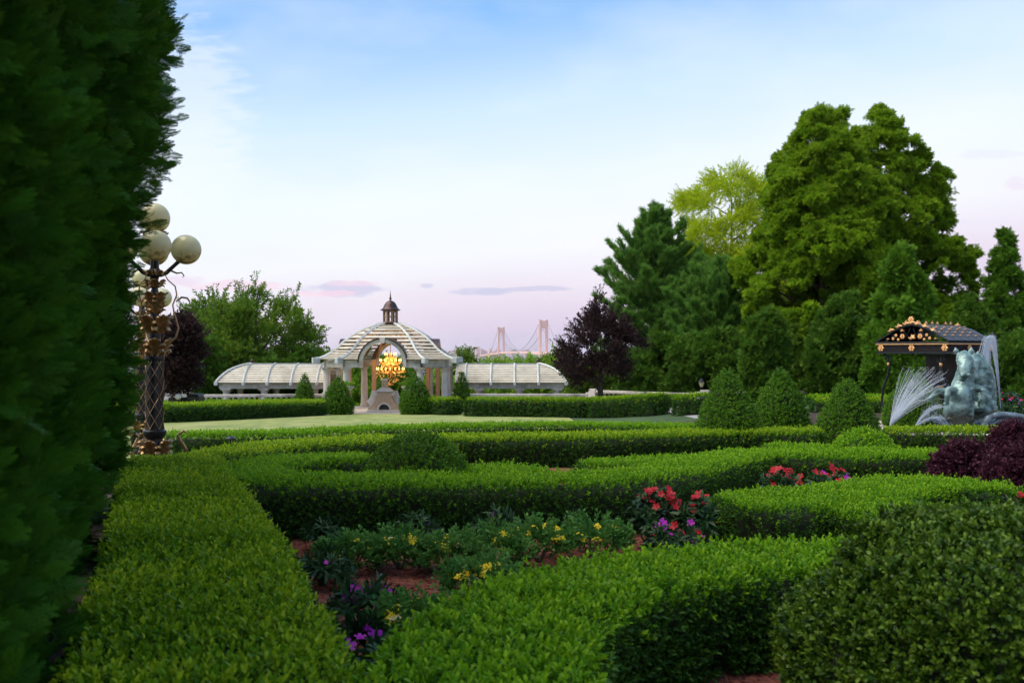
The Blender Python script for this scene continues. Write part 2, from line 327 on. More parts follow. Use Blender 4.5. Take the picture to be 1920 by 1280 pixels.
def sp_thuja(seed=0, L=.20, wd_=.010, nb=8, subs=2):
    r = random.Random(seed); s = SP()
    s.blade((0, 0, 0), (L, 0, 0), wd_*.6, tip=.6)
    for k in range(nb):
        t = .1+.85*k/nb
        for sd in (-1, 1):
            ln = L*.48*(1-.75*t)*r.uniform(.7, 1.2)+.012; an = rad(48-14*t)+r.uniform(-.1, .1)
            p = Vector((L*t, 0, 0)); d = Vector((math.cos(an), sd*math.sin(an), r.uniform(-.3, .2)))
            s.blade(p, p+d*ln, wd_, tip=t)
            for j in range(subs):
                pp = p+d*ln*(.25+.6*j/subs); a2 = an+rad(38)*(1 if j % 2 == 0 else -1); dd = Vector((math.cos(a2), sd*math.sin(a2), r.uniform(-.35, .25)))
                s.blade(pp, pp+dd*ln*.45, wd_, tip=t)
    return s
def sp_cloud(seed=0):                                              # a small bunch of flat scale sprays
    r = random.Random(seed+50); s = SP()
    for k in range(8):
        q = sp_thuja(seed*8+k, .15, .0055, 9, 2); a = r.uniform(0, 2*PI); el = r.uniform(-.1, 1.1); d = Vector((math.sin(el)+.25, math.cos(a)*math.cos(el), math.sin(a)*math.cos(el))).normalized()
        m = d.to_track_quat('X', 'Z').to_matrix() @ Matrix.Rotation(r.uniform(0, 6.28), 3, 'X'); o = Vector((r.uniform(-.02, .08), r.uniform(-.06, .06), r.uniform(-.06, .06))); b = len(s.v)
        s.v += [m @ p+o for p in q.v]; s.t += q.t; s.f += [tuple(i+b for i in f) for f in q.f]
    return s
def sp_pine(seed=0, L=.14):
    r = random.Random(seed); s = SP()
    s.blade((-.05, 0, 0), (L*.8, 0, 0), .012)
    for k in range(34):
        t = r.random(); a = r.uniform(0, 2*PI); el = r.uniform(.35, 1.0)
        d = Vector((1.05-.2*el, math.cos(a)*el, math.sin(a)*el)).normalized(); p = Vector((L*.75*t, 0, 0))
        s.blade(p, p+d*L*r.uniform(.55, .9), .007, up=(r.uniform(-1, 1), r.uniform(-1, 1), 1), tip=t)
    return s
def sp_twig(seed=0, n=9, L=.26, l=.075, w=.036):
    r = random.Random(seed); s = SP(); s.blade((0, 0, 0), (L, 0, 0), .006)
    for k in range(n):
        t = .15+.85*(k+.5)/n; a = k*2.4+r.uniform(-.5, .5); rd = Vector((0, math.cos(a), math.sin(a)*.7))
        s.leaf((L*t, 0, 0), Vector((.6+.5*t, 0, 0))+rd, (r.uniform(-.5, .5), r.uniform(-.5, .5), 1), l*r.uniform(.75, 1.2), w*r.uniform(.8, 1.2), tip=t, droop=.15)
    return s
def sp_whorl(seed=0):                                              # rosette of long lance leaves
    r = random.Random(seed); s = SP()
    for k in range(9):
        a = k*2.4+r.uniform(-.3, .3); el = r.uniform(.2, 1.2); d = Vector((math.sin(el)+.1, math.cos(a)*math.cos(el), math.sin(a)*math.cos(el)))
        s.leaf((r.uniform(0, .04), 0, 0), d, (1, 0, 0), r.uniform(.07, .11), r.uniform(.018, .026), droop=.25)
    return s
def sp_chip(seed=0):
    r = random.Random(seed); s = SP(); s.blade((0, 0, 0), (r.uniform(.02, .05), r.uniform(-.006, .006), .004), r.uniform(.004, .010)); return s
SPR = {'box': [sp_box(seed=k) for k in range(3)], 'glossy': [sp_box(8, .06, .026, .015, k) for k in range(3)],
       'thuja': [sp_thuja(k) for k in range(3)], 'bunch': [sp_cloud(k) for k in range(3)], 'fine': [sp_thuja(k+30, .17, .0042, 13, 4) for k in range(3)], 'pine': [sp_pine(k) for k in range(3)], 'twig': [sp_twig(k) for k in range(3)],
       'locust': [sp_twig(k+5, 13, .30, .05, .022) for k in range(3)], 'small': [sp_twig(k+9, 9, .12, .035, .02) for k in range(3)],
       'whorl': [sp_whorl(k) for k in range(3)], 'chip': [sp_chip(k) for k in range(3)]}
def scatter(name, P, D, scl, spr, mat, parent=None, loc=(0, 0, 0)):
    P = np.asarray(P, float); D = np.asarray(D, float); n = len(P); D = D/np.maximum(np.linalg.norm(D, axis=1, keepdims=True), 1e-6)
    v = []; f = []; var = []; tip = []
    for k, s in enumerate(SPR[spr]):
        b = len(v); v += [tuple(p) for p in s.v]; f += [tuple(i+b for i in q) for q in s.f]; var += [k+1]*len(s.v); tip += s.t
    nb = len(v); V = np.vstack([np.array(v), P-np.array(loc)]); m = bpy.data.meshes.new(name); m.from_pydata(V.tolist(), [], f); m.materials.append(mat)
    rot = np.zeros((nb+n, 3), np.float32); rot[nb:, 0] = RNG.uniform(0, 2*PI, n); rot[nb:, 1] = -np.arcsin(np.clip(D[:, 2], -1, 1)); rot[nb:, 2] = np.arctan2(D[:, 1], D[:, 0])
    sc = np.ones(nb+n, np.float32); sc[nb:] = scl
    def at(nm, t, d, key): m.attributes.new(nm, t, 'POINT').data.foreach_set(key, np.ascontiguousarray(d).ravel())
    at('var', 'INT', np.array(var+[-1]*n, np.int32), 'value'); at('pick', 'INT', RNG.integers(0, 3, nb+n).astype(np.int32), 'value')
    at('rot', 'FLOAT_VECTOR', rot, 'vector'); at('scl', 'FLOAT', sc, 'value'); at('tip', 'FLOAT', np.array(tip+[0.0]*n, np.float32), 'value')
    o = link(bpy.data.objects.new(name, m), parent); o.location = loc; o.modifiers.new('leaves', 'NODES').node_group = LEAFGN
    o['kind'] = 'stuff'; return o
def vnoise(P, scale, seed=0):                                      # smooth value noise in -1..1
    P = np.asarray(P)*scale; r = np.random.default_rng(seed); T = r.uniform(-1, 1, (16, 16, 16)); I = np.floor(P).astype(int); f = P-I; f = f*f*(3-2*f); out = 0
    for dx in (0, 1):
        for dy in (0, 1):
            for dz in (0, 1):
                w = (f[:, 0] if dx else 1-f[:, 0])*(f[:, 1] if dy else 1-f[:, 1])*(f[:, 2] if dz else 1-f[:, 2])
                out = out + w*T[(I[:, 0]+dx) % 16, (I[:, 1]+dy) % 16, (I[:, 2]+dz) % 16]
    return out
# ------------------------------------------------------------------ hedges and clipped bushes
def spline(pts, step=.12):
    pts = [np.array(p[:2], float) for p in pts]
    if len(pts) == 2: P = np.array(pts)
    else:
        out = []; q = [2*pts[0]-pts[1]]+pts+[2*pts[-1]-pts[-2]]
        for i in range(1, len(q)-2):
            for t in np.linspace(0, 1, 12, endpoint=False):
                a, b, c, d = q[i-1], q[i], q[i+1], q[i+2]
                out.append(.5*((2*b)+(c-a)*t+(2*a-5*b+4*c-d)*t*t+(3*b-a-3*c+d)*t**3))
        out.append(pts[-1]); P = np.array(out)
    s = np.r_[0, np.cumsum(np.linalg.norm(np.diff(P, axis=0), axis=1))]; n = max(2, int(s[-1]/step)+1); q = np.linspace(0, s[-1], n)
    return np.c_[np.interp(q, s, P[:, 0]), np.interp(q, s, P[:, 1])], s[-1]
def hedge(label, pts, w, h, dens=1100, scl=1.2, mat='box', spr='box', group='clipped box hedges of the parterre', zoff=0, topdens=1.0, shag=1.0):
    h = h-.045*scl; C, Ln = spline(pts); n = len(C); T = np.gradient(C, axis=0); T /= np.linalg.norm(T, axis=1, keepdims=True); R = np.c_[T[:, 1], -T[:, 0]]
    gz = np.array([G(x, y) for x, y in C])+zoff
    mid = n//2; loc = (float(C[mid, 0]), float(C[mid, 1]), float(gz[mid]))
    t = thing('box_hedge', label, 'hedge', loc, 0, group)
    hw = w/2; rc = min(.09, hw*.5)
    prof = [(-hw, 0), (-hw, h*.5), (-hw, h-rc)]+[(-hw+rc-rc*math.cos(a), h-rc+rc*math.sin(a)) for a in (.5, 1.05)]+[(-hw+rc, h), (0, h), (hw-rc, h)]+[(hw-rc+rc*math.sin(a), h-rc+rc*math.cos(a)) for a in (.5, 1.05)]+[(hw, h-rc), (hw, h*.5), (hw, 0)]
    # inner twigs: a slightly smaller solid
    ins = .05*min(1.4, scl); rows = []
    for i in range(0, n):
        k = 1.0; e = min(i, n-1-i)*.12; endk = min(1, .55+e*2.0)
        rows.append([(C[i, 0]+R[i, 0]*a*(1-ins/hw)*endk-loc[0], C[i, 1]+R[i, 1]*a*(1-ins/hw)*endk-loc[1], gz[i]+b*(1-ins/h)-loc[2]-.02) for a, b in prof])
    rows[0] = [tuple(np.array(p)+np.r_[T[0]*ins, 0]) for p in rows[0]]; rows[-1] = [tuple(np.array(p)-np.r_[T[-1]*ins, 0]) for p in rows[-1]]
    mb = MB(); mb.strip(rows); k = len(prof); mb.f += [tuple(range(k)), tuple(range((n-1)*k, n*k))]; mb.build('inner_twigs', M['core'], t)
    # leaf sprigs over the clipped surface
    pl = np.array(prof); seg = np.linalg.norm(np.diff(pl, axis=0), axis=1); cs = np.r_[0, np.cumsum(seg)]; per = cs[-1]
    N = int(dens*per*Ln); s = RNG.uniform(0, n-1, N); u = RNG.uniform(0, per, N)
    i = np.minimum(s.astype(int), n-2); fr = (s-i)[:, None]
    c = C[i]*(1-fr)+C[i+1]*fr; r = R[i]*(1-fr)+R[i+1]*fr; g = gz[i]*(1-fr[:, 0])+gz[i+1]*fr[:, 0]
    j = np.clip(np.searchsorted(cs, u)-1, 0, len(seg)-1); ft = ((u-cs[j])/seg[j])[:, None]; q = pl[j]*(1-ft)+pl[j+1]*ft; dq = pl[j+1]-pl[j]; nq = np.c_[-dq[:, 1], dq[:, 0]]; nq /= np.linalg.norm(nq, axis=1, keepdims=True)
    e = np.minimum(s, n-1-s)*.12; endk = np.minimum(1, .62+e*1.9)
    P = np.c_[c+r*(q[:, :1]*endk[:, None]), g+q[:, 1]]; D = np.c_[r*nq[:, :1], nq[:, 1]]
    # ends
    for end, sg in ((0, -1), (n-1, 1)):
        m_ = int(dens*w*h*1.1); a = RNG.uniform(-hw*.72, hw*.72, m_); b = RNG.uniform(0, h*.98, m_)
        bul = .10*(1-(a/hw)**2)*(1-(b/h)**4)
        P = np.vstack([P, np.c_[C[end]+R[end]*a[:, None]+T[end]*sg*bul[:, None], gz[end]+b]]); D = np.vstack([D, np.tile(np.r_[T[end]*sg, 0], (m_, 1))])
    up = D[:, 2].copy()
    amp = .014*shag
    P += D*((vnoise(P, 2.6, 3)+.6*vnoise(P, 6.5, 4))*amp-.02*scl)[:, None] + D*np.abs(RNG.normal(0, .013*scl*shag, len(P)))[:, None]
    stray = RNG.random(len(P)) < .012; P[stray] += np.array([0, 0, .04*shag])*(up[stray, None] > .5)
    D = D*np.where(up > .5, 1.0, .8)[:, None] + np.c_[np.zeros((len(P), 2)), np.where(up > .5, .45, .55)] + RNG.normal(0, .42, D.shape)
    keep = RNG.random(len(P)) < np.where(up > .3, topdens, .72)
    hz_ = P[:, 2]-np.array([G(a_, b_) for a_, b_ in P[:, :2]])-zoff
    lighter = (up > .3) | (RNG.random(len(P)) < .30*np.clip((hz_/h-.55)/.4, 0, 1))     # lighter leaves crown the hedge; the sides' shade is put into darker leaves
    for nm, sel, mt in (('top_foliage', keep & lighter, mat), ('side_foliage', keep & ~lighter, 'boxd')):
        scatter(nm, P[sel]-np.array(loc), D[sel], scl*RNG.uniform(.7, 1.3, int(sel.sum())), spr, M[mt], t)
    return t
def hp(lst, h): return [hit(px, py, h)[:2] for px, py in lst]
def bush(name, label, cat, c, prof, dens, scl, mat, spr, group=None, lump=.03, out=.6, coremat='core'):
    """clipped bush from a profile of (z, r)"""
    t = thing(name, label, cat, c, 0, group); pr = np.array(prof, float); zz = pr[:, 0]; rr = pr[:, 1]
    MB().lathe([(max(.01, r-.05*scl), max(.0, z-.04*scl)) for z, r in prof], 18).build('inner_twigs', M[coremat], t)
    seg = np.hypot(np.diff(zz), np.diff(rr)); area = seg*2*PI*(rr[1:]+rr[:-1])/2; N = int(dens*area.sum()); j = RNG.choice(len(seg), N, p=area/area.sum()); f = RNG.random(N)
    z = zz[j]*(1-f)+zz[j+1]*f; r = rr[j]*(1-f)+rr[j+1]*f; a = RNG.uniform(0, 2*PI, N); nr = (zz[j+1]-zz[j])/seg[j]; nz = -(rr[j+1]-rr[j])/seg[j]
    D = np.c_[np.cos(a)*nr, np.sin(a)*nr, nz]; P = np.c_[np.cos(a)*r, np.sin(a)*r, z]
    P += D*((vnoise(P+np.array(c), 2.2, 5)+.5*vnoise(P+np.array(c), 6, 6))*lump-.02*scl+np.abs(RNG.normal(0, .014*scl, N)))[:, None]
    D = D+np.array([0, 0, .35])+RNG.normal(0, out*.7, D.shape)
    scatter('foliage', P, D, scl*RNG.uniform(.7, 1.25, N), spr, M[mat], t); return t
# ------------------------------------------------------------------ trees
def limb(mb, p, d, L, r, n=5, up=.15, wob=.12, rnd=random):
    pts = [Vector(p)]; rs = [r]; d = Vector(d).normalized()
    for k in range(n):
        d = (d+Vector((rnd.uniform(-wob, wob), rnd.uniform(-wob, wob), up/n+rnd.uniform(-wob, wob)*.5))).normalized()
        pts.append(pts[-1]+d*L/n); rs.append(r*(1-.8*(k+1)/n))
    mb.tube(pts, rs, 6); return pts
def clump_tree(name, label, cat, base, H, prof, nclump, rc, nper, scl, spr, mat, seed=0, group=None, inner=.35, trunk_r=.14, limbs=12, updir=.5, squash=.75, droop=0.0, trunkfrac=.9, lean=(0, 0), flat=1.0, stray=1.75, gap=1.0, shoots=0, shootlen=.8):
    """prof: (height fraction, radius) of the crown; leaf clumps sit on limbs inside the envelope"""
    rnd = random.Random(seed); rg = np.random.default_rng(seed); t = thing(name, label, cat, base, 0, group)
    zs = np.array([p[0] for p in prof])*H; rs = np.array([p[1] for p in prof])
    mb = MB(); tp = [(lean[0]*k/6+rnd.uniform(-.03, .03)*H*.1, lean[1]*k/6+rnd.uniform(-.03, .03)*H*.1, -.3+(H*trunkfrac+.3)*k/6) for k in range(7)]
    mb.tube(tp, [trunk_r*(1.25-1.1*k/6) for k in range(7)], 8)
    area = np.interp(np.linspace(zs[0], zs[-1], 60), zs, rs)+.15; hz = rg.choice(np.linspace(zs[0], zs[-1], 60), nclump, p=area/area.sum())
    a = rg.uniform(0, 2*PI, nclump); R = np.interp(hz, zs, rs); lob = 1+.14*np.sin(a*3+hz*1.3+seed)+.10*np.sin(a*5-hz*2.1)
    q = np.where(rg.random(nclump) < inner, rg.uniform(.15, .7, nclump), rg.uniform(.78, 1.0, nclump)); q = q*R*lob
    C = np.c_[np.cos(a)*q+lean[0]*hz/H, np.sin(a)*q*flat+lean[1]*hz/H, hz]
    if gap < 1:
        gk = vnoise(C+seed, 3.2/max(rs), seed) > -gap; C, a, hz = C[gk], a[gk], hz[gk]; nclump = len(C)
    for k in range(limbs):
        c = C[rg.integers(0, nclump)]; z0 = max(.1*H, c[2]-rnd.uniform(.3, .55)*np.hypot(c[0], c[1])-.2); x0 = lean[0]*z0/H
        d = Vector((c[0]-x0, c[1], c[2]-z0)); limb(mb, (x0, 0, z0), d, d.length, trunk_r*.4*(1-z0/H*.6), 5, .1, .1, rnd)
    mb.build('trunk', M['bark'], t)
    sz = rc*rg.uniform(.65, 1.35, nclump); npk = np.maximum(3, (nper*(sz/rc)**2).astype(int)); idx = np.repeat(np.arange(nclump), npk); n = len(idx)
    B = rg.normal(0, 1, (n, 3)); B /= np.linalg.norm(B, axis=1, keepdims=True); B *= (rg.random(n)**.45*np.where(rg.random(n) < .16, rg.uniform(1.15, stray, n), 1))[:, None]; O = B*np.array([1, 1, squash])*sz[idx][:, None]
    P = C[idx]+O; P[:, 2] = np.maximum(P[:, 2], .05)
    outw = np.c_[np.cos(a), np.sin(a), np.zeros(nclump)][idx]
    D = B*.8+outw*.6+np.array([0, 0, updir-droop])+rg.normal(0, .3, (n, 3))
    if shoots:                                                     # long upright shoots standing out of the crown
        top = np.argsort(-(C[:, 2]+.5*np.hypot(C[:, 0], C[:, 1])*0))[:max(shoots*2, 6)]; PS = []; DS = []; sw = MB()
        for k in range(shoots):
            c = Vector(C[top[rg.integers(0, len(top))]]); d_ = Vector((c.x*.12+rnd.uniform(-.25, .25), c.y*.12+rnd.uniform(-.25, .25), 1)).normalized(); L_ = shootlen*rnd.uniform(.6, 1.3)
            sw.tube([c, c+d_*L_], [.012, .005], 4)
            for j in range(9): PS.append(tuple(c+d_*L_*(j+1)/9)); DS.append(tuple(d_*1.2+Vector((rnd.uniform(-.8, .8), rnd.uniform(-.8, .8), 0))))
        sw.build('shoot_stems', M['bark'], t)['kind'] = 'stuff'; P = np.vstack([P, PS]); D = np.vstack([D, DS]); n = len(P)
    scatter('crown', P, D, scl*rg.uniform(.7, 1.3, n), spr, M[mat], t); return t
def pine_tree(name, label, base, H, Rm, seed, scl=1.6, group=None, ntuft=26, mat='pine', prof=None):
    rnd = random.Random(seed); t = thing(name, label, 'pine tree', base, 0, group); mb = MB(); P = []; D = []
    mb.tube([(rnd.uniform(-.06, .06), rnd.uniform(-.06, .06), -.3+(H+.1)*k/7) for k in range(8)], [.20*(1.2-1.12*k/7) for k in range(8)], 8)
    z = .06*H
    while z < H*.985:
        f = z/H; L0 = Rm*(np.interp(f, *zip(*prof)) if prof else (min(1, .75+f*1.2)*(1-f)**.75*1.25)); nb = 6 if f < .8 else 5
        off = rnd.uniform(0, 2*PI)
        for b in range(nb):
            a = off+2*PI*b/nb+rnd.uniform(-.3, .3); L = max(.35, L0*rnd.uniform(.7, 1.12)); el = .12+.75*f*f+rnd.uniform(-.1, .15)
            pts = limb(mb, (0, 0, z), (math.cos(a)*math.cos(el), math.sin(a)*math.cos(el), math.sin(el)), L, .05*(1-f*.6), 5, .35, .06, rnd)
            m_ = int(ntuft*(.5+L))
            for k in range(m_):
                q = rnd.random()**.7; i = min(4, int(q*5)); p = pts[i].lerp(pts[i+1], q*5-i); bd = (pts[i+1]-pts[i]).normalized(); side = bd.cross(Vector((0, 0, 1))).normalized()
                w = L*.28*(1-q*.8)*rnd.uniform(-1, 1)
                P.append(p+side*w+Vector((0, 0, rnd.uniform(-.08, .16)+.0)) ); D.append(bd*.8+side*(1.1 if w > 0 else -1.1)*abs(w)/(L*.28+.01)+Vector((rnd.uniform(-.3, .3), rnd.uniform(-.3, .3), rnd.uniform(.15, 1.0))))
        z += H*.036*rnd.uniform(.8, 1.2)
    for k in range(10): P.append(Vector((0, 0, H*(.97+.04*k/10)))); D.append(Vector((rnd.uniform(-.4, .4), rnd.uniform(-.4, .4), 1)))
    mb.build('trunk', M['bark'], t); P = np.array([tuple(p) for p in P]); scatter('crown', P, np.array([tuple(d) for d in D]), scl*RNG.uniform(.75, 1.25, len(P)), 'pine', M[mat], t); return t
# ------------------------------------------------------------------ the setting: ground, lawn, beds, paths, water, far shore
def sheet(name, xs, ys, dz, mat, inside=None):
    mb = MB(); idx = {}
    def vid(i, j):
        if (i, j) not in idx: idx[(i, j)] = len(mb.v); mb.v.append((xs[i], ys[j], G(xs[i], ys[j])+dz))
        return idx[(i, j)]
    for i in range(len(xs)-1):
        for j in range(len(ys)-1):
            if inside and not inside((xs[i]+xs[i+1])/2, (ys[j]+ys[j+1])/2): continue
            mb.f.append((vid(i, j), vid(i+1, j), vid(i+1, j+1), vid(i, j+1)))
    return tag(mb.build(name, mat), kind='structure')
gy = list(np.arange(-40, 51.6, 1.6))+list(np.arange(51.6, 60, .6))+list(60*np.exp(np.linspace(.02, math.log(700), 70)))
gx = [math.copysign(1, k)*(abs(k)*.9+ (math.exp(abs(k)*.16)-1)*.7) for k in range(-66, 67)]
sheet('ground', gx, gy, 0, M['meadow'])
sheet('planting_soil', list(np.linspace(-14, 16, 61)), list(np.linspace(-4, 34, 77)), .003, M['soil'])
sheet('flower_bed', list(np.linspace(-9, 12, 106)), list(np.linspace(1.2, 16.6, 78)), .007, M['mulch'], lambda x, y: x > -1.07-.363*(y-3.58))
sheet('path', list(np.linspace(-30, 24, 41)), list(np.linspace(16.6, 51, 42)), .007, M['gravel'], lambda x, y: (6.1 < x < 8.4 and y > 33) or (y > 47.5 and x < 2))
sheet('lawn', list(np.linspace(-26, 6, 81)), list(np.linspace(17.2, 47.6, 77)), .012, M['lawn'], lambda x, y: x < -1.0+.12*(y-17)+1.2*math.sin((y-17)/28*PI))
tag(MB().add([(-30000, 900, -71), (30000, 900, -71), (30000, 50000, -71), (-30000, 50000, -71)], [(0, 1, 2, 3)]).build('water', M['water']), kind='structure')
M['farland'] = surf('far_shore_land', (.05, .08, .06), (.10, .12, .09), .01, .95, 0, 0)
mb = MB(); rows = []
for j, y in enumerate(np.linspace(6300, 12000, 14)):
    rows.append([(x, y, -74+(0 if j in (0, 13) else (30+16*math.sin(x*.0011)+10*math.sin(x*.0031+1)+6*math.sin(x*.009))*smooth(j/5))) for x in np.linspace(-9000, 9000, 140)])
mb.strip(rows); tag(mb.build('far_shore', M['farland']), kind='structure')
# ------------------------------------------------------------------ mulch chips (loose ground cover)
n = 9000; cx = RNG.uniform(-2.6, 1.6, n); cy = RNG.uniform(3.2, 9.6, n)
P = np.c_[cx, cy, [G(x, y)+.012 for x, y in zip(cx, cy)]]; D = np.c_[RNG.normal(0, 1, n), RNG.normal(0, 1, n), RNG.normal(0, .16, n)]
tag(scatter('mulch_chips', P-np.array([0, 6, 0]), D, RNG.uniform(1.0, 2.0, n), 'chip', M['chip']), 'loose red bark mulch covering the flower bed', 'mulch', None, 'stuff').location = (0, 6, 0)
# ------------------------------------------------------------------ hedges
H0 = .56
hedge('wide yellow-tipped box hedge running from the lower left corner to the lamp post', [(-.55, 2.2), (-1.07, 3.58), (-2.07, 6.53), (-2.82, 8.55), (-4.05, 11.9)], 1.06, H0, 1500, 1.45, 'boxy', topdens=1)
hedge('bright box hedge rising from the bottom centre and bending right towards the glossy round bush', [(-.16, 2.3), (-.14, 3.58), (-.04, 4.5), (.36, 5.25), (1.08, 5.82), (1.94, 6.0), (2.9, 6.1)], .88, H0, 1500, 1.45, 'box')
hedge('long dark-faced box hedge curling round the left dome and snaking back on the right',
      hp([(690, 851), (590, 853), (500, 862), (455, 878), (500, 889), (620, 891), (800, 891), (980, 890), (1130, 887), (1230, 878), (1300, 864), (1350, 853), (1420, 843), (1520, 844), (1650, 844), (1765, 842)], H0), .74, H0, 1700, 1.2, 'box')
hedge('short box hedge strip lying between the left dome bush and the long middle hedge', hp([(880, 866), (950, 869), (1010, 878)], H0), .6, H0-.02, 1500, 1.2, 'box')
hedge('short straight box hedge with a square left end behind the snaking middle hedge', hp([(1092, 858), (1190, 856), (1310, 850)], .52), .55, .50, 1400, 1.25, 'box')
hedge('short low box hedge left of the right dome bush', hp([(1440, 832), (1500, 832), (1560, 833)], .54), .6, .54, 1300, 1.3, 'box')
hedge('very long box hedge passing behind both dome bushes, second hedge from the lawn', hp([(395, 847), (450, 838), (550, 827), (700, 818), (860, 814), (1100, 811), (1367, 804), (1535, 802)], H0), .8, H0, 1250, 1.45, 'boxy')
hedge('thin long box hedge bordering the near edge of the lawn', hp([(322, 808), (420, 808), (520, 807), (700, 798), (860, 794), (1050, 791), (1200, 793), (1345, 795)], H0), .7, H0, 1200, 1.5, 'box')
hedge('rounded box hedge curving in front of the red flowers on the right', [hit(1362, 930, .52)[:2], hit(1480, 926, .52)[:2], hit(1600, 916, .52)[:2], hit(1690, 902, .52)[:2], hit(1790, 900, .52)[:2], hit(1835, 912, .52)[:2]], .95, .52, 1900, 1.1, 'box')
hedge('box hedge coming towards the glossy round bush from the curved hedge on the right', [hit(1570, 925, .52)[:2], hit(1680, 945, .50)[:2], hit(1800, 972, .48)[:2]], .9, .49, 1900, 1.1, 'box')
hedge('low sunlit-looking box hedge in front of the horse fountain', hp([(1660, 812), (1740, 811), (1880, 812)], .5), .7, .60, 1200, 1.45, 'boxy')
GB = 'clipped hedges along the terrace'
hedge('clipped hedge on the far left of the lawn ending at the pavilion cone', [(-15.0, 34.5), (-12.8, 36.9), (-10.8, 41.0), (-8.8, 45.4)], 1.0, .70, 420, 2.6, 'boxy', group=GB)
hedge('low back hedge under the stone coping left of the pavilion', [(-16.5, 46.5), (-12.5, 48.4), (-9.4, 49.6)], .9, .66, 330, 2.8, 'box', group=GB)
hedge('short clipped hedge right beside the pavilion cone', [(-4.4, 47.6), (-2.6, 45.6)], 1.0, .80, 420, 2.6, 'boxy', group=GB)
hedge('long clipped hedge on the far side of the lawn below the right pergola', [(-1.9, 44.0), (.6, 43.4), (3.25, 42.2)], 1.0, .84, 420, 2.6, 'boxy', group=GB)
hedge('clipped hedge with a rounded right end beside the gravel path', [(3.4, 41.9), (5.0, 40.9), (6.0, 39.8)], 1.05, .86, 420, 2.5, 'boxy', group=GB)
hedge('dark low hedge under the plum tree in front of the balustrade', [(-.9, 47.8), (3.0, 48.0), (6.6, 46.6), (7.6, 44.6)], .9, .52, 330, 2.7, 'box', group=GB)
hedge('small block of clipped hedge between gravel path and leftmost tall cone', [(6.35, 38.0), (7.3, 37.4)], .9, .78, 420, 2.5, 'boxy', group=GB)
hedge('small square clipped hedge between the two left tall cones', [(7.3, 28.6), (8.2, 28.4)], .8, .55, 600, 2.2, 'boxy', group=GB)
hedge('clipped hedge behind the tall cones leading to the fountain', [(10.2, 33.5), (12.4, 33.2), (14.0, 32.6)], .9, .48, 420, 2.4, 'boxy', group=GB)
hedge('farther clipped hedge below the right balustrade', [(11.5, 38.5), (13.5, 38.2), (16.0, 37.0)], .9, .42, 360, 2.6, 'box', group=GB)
# domes, round bushes, cones
def domeprof(r, h, k=7): return [(0, r*.93), (h*.2, r)]+[(h*(.2+.8*math.sin(a)), r*max(.03, math.cos(a))) for a in np.linspace(.25, PI/2, k)]
def coneprof(r, h): return [(0, r*.80), (h*.12, r*.97), (h*.25, r), (h*.42, r*.90), (h*.58, r*.73), (h*.72, r*.52), (h*.84, r*.32), (h*.94, r*.13), (h, .02)]
p = hit(782, 900, 0); bush('dome_bush', 'left low dome bush ringed by the curling middle hedge', 'bush', (X(782, 10.7), 10.7, 0), domeprof(.57, .86), 1500, 1.3, 'boxm', 'box', 'clipped dome bushes', .03, .7)
bush('dome_bush', 'right low dome bush behind the snaking middle hedge', 'bush', (X(1622, 13.4), 13.4, G(6, 13.4)), domeprof(.50, .74), 1300, 1.45, 'box', 'box', 'clipped dome bushes', .03, .7)
bush('glossy_bush', 'big round glossy-leaved bush in the lower right corner', 'bush', (1.98, 4.3, 0), [(0, .55), (.12, .70), (.32, .78), (.5, .75), (.68, .63), (.82, .45), (.91, .25), (.95, .03)], 2500, .95, 'glossy', 'glossy', None, .11, 1.5)
GC = 'clipped cone topiaries'
for (px, Y, top, wpx, lab) in [(1364, 19.0, 690, 118, 'tall cone topiary, leftmost of the row near the fountain'), (1464, 20.8, 690, 108, 'broad cone topiary, second from the left near the fountain'),
                               (1589, 19.2, 709, 112, 'cone topiary just left of the water jets'), (1712, 23.0, 692, 108, 'cone topiary behind the spray of the horse fountain')]:
    x = X(px, Y); g = G(x, Y); bush('cone_topiary', lab, 'topiary', (x, Y, g), coneprof(wpx/2*Y/F*.95, Z(top, Y)-g-.04), 1000, 1.7, 'boxm', 'box', GC, .03, .6)
for (px, Y, top, wpx, lab) in [(634, 46.4, 705, 54, 'egg-shaped topiary left of the fireplace'), (778, 46.6, 700, 56, 'egg-shaped topiary right of the fireplace'),
                               (571, 50.4, 700, 33, 'small pointed topiary before the left pergola'), (866, 50.2, 695, 29, 'small pointed topiary before the right pergola')]:
    x = X(px, Y); g = G(x, Y); bush('cone_topiary', lab, 'topiary', (x, Y, g), coneprof(wpx/2*Y/F*.93, Z(top, Y)-g-.06), 420, 2.8, 'boxm', 'box', GC, .04, .6)
GP = 'purple barberry bushes at the right edge'
for (px, Y, top, wpx, lab) in [(1812, 11.4, 840, 110, 'purple barberry bush at the end of the snaking hedge'), (1905, 10.4, 848, 130, 'purple barberry bush at the right edge of the picture'), (1905, 13.6, 806, 100, 'reddish barberry bush right of the fountain hedge')]:
    x = X(px, Y); g = G(x, Y); bush('barberry_bush', lab, 'bush', (x, Y, g), domeprof(wpx/2*Y/F, Z(top, Y)-g), 1500, 1.15, 'barberry', 'small', GP, .07, 1.2)
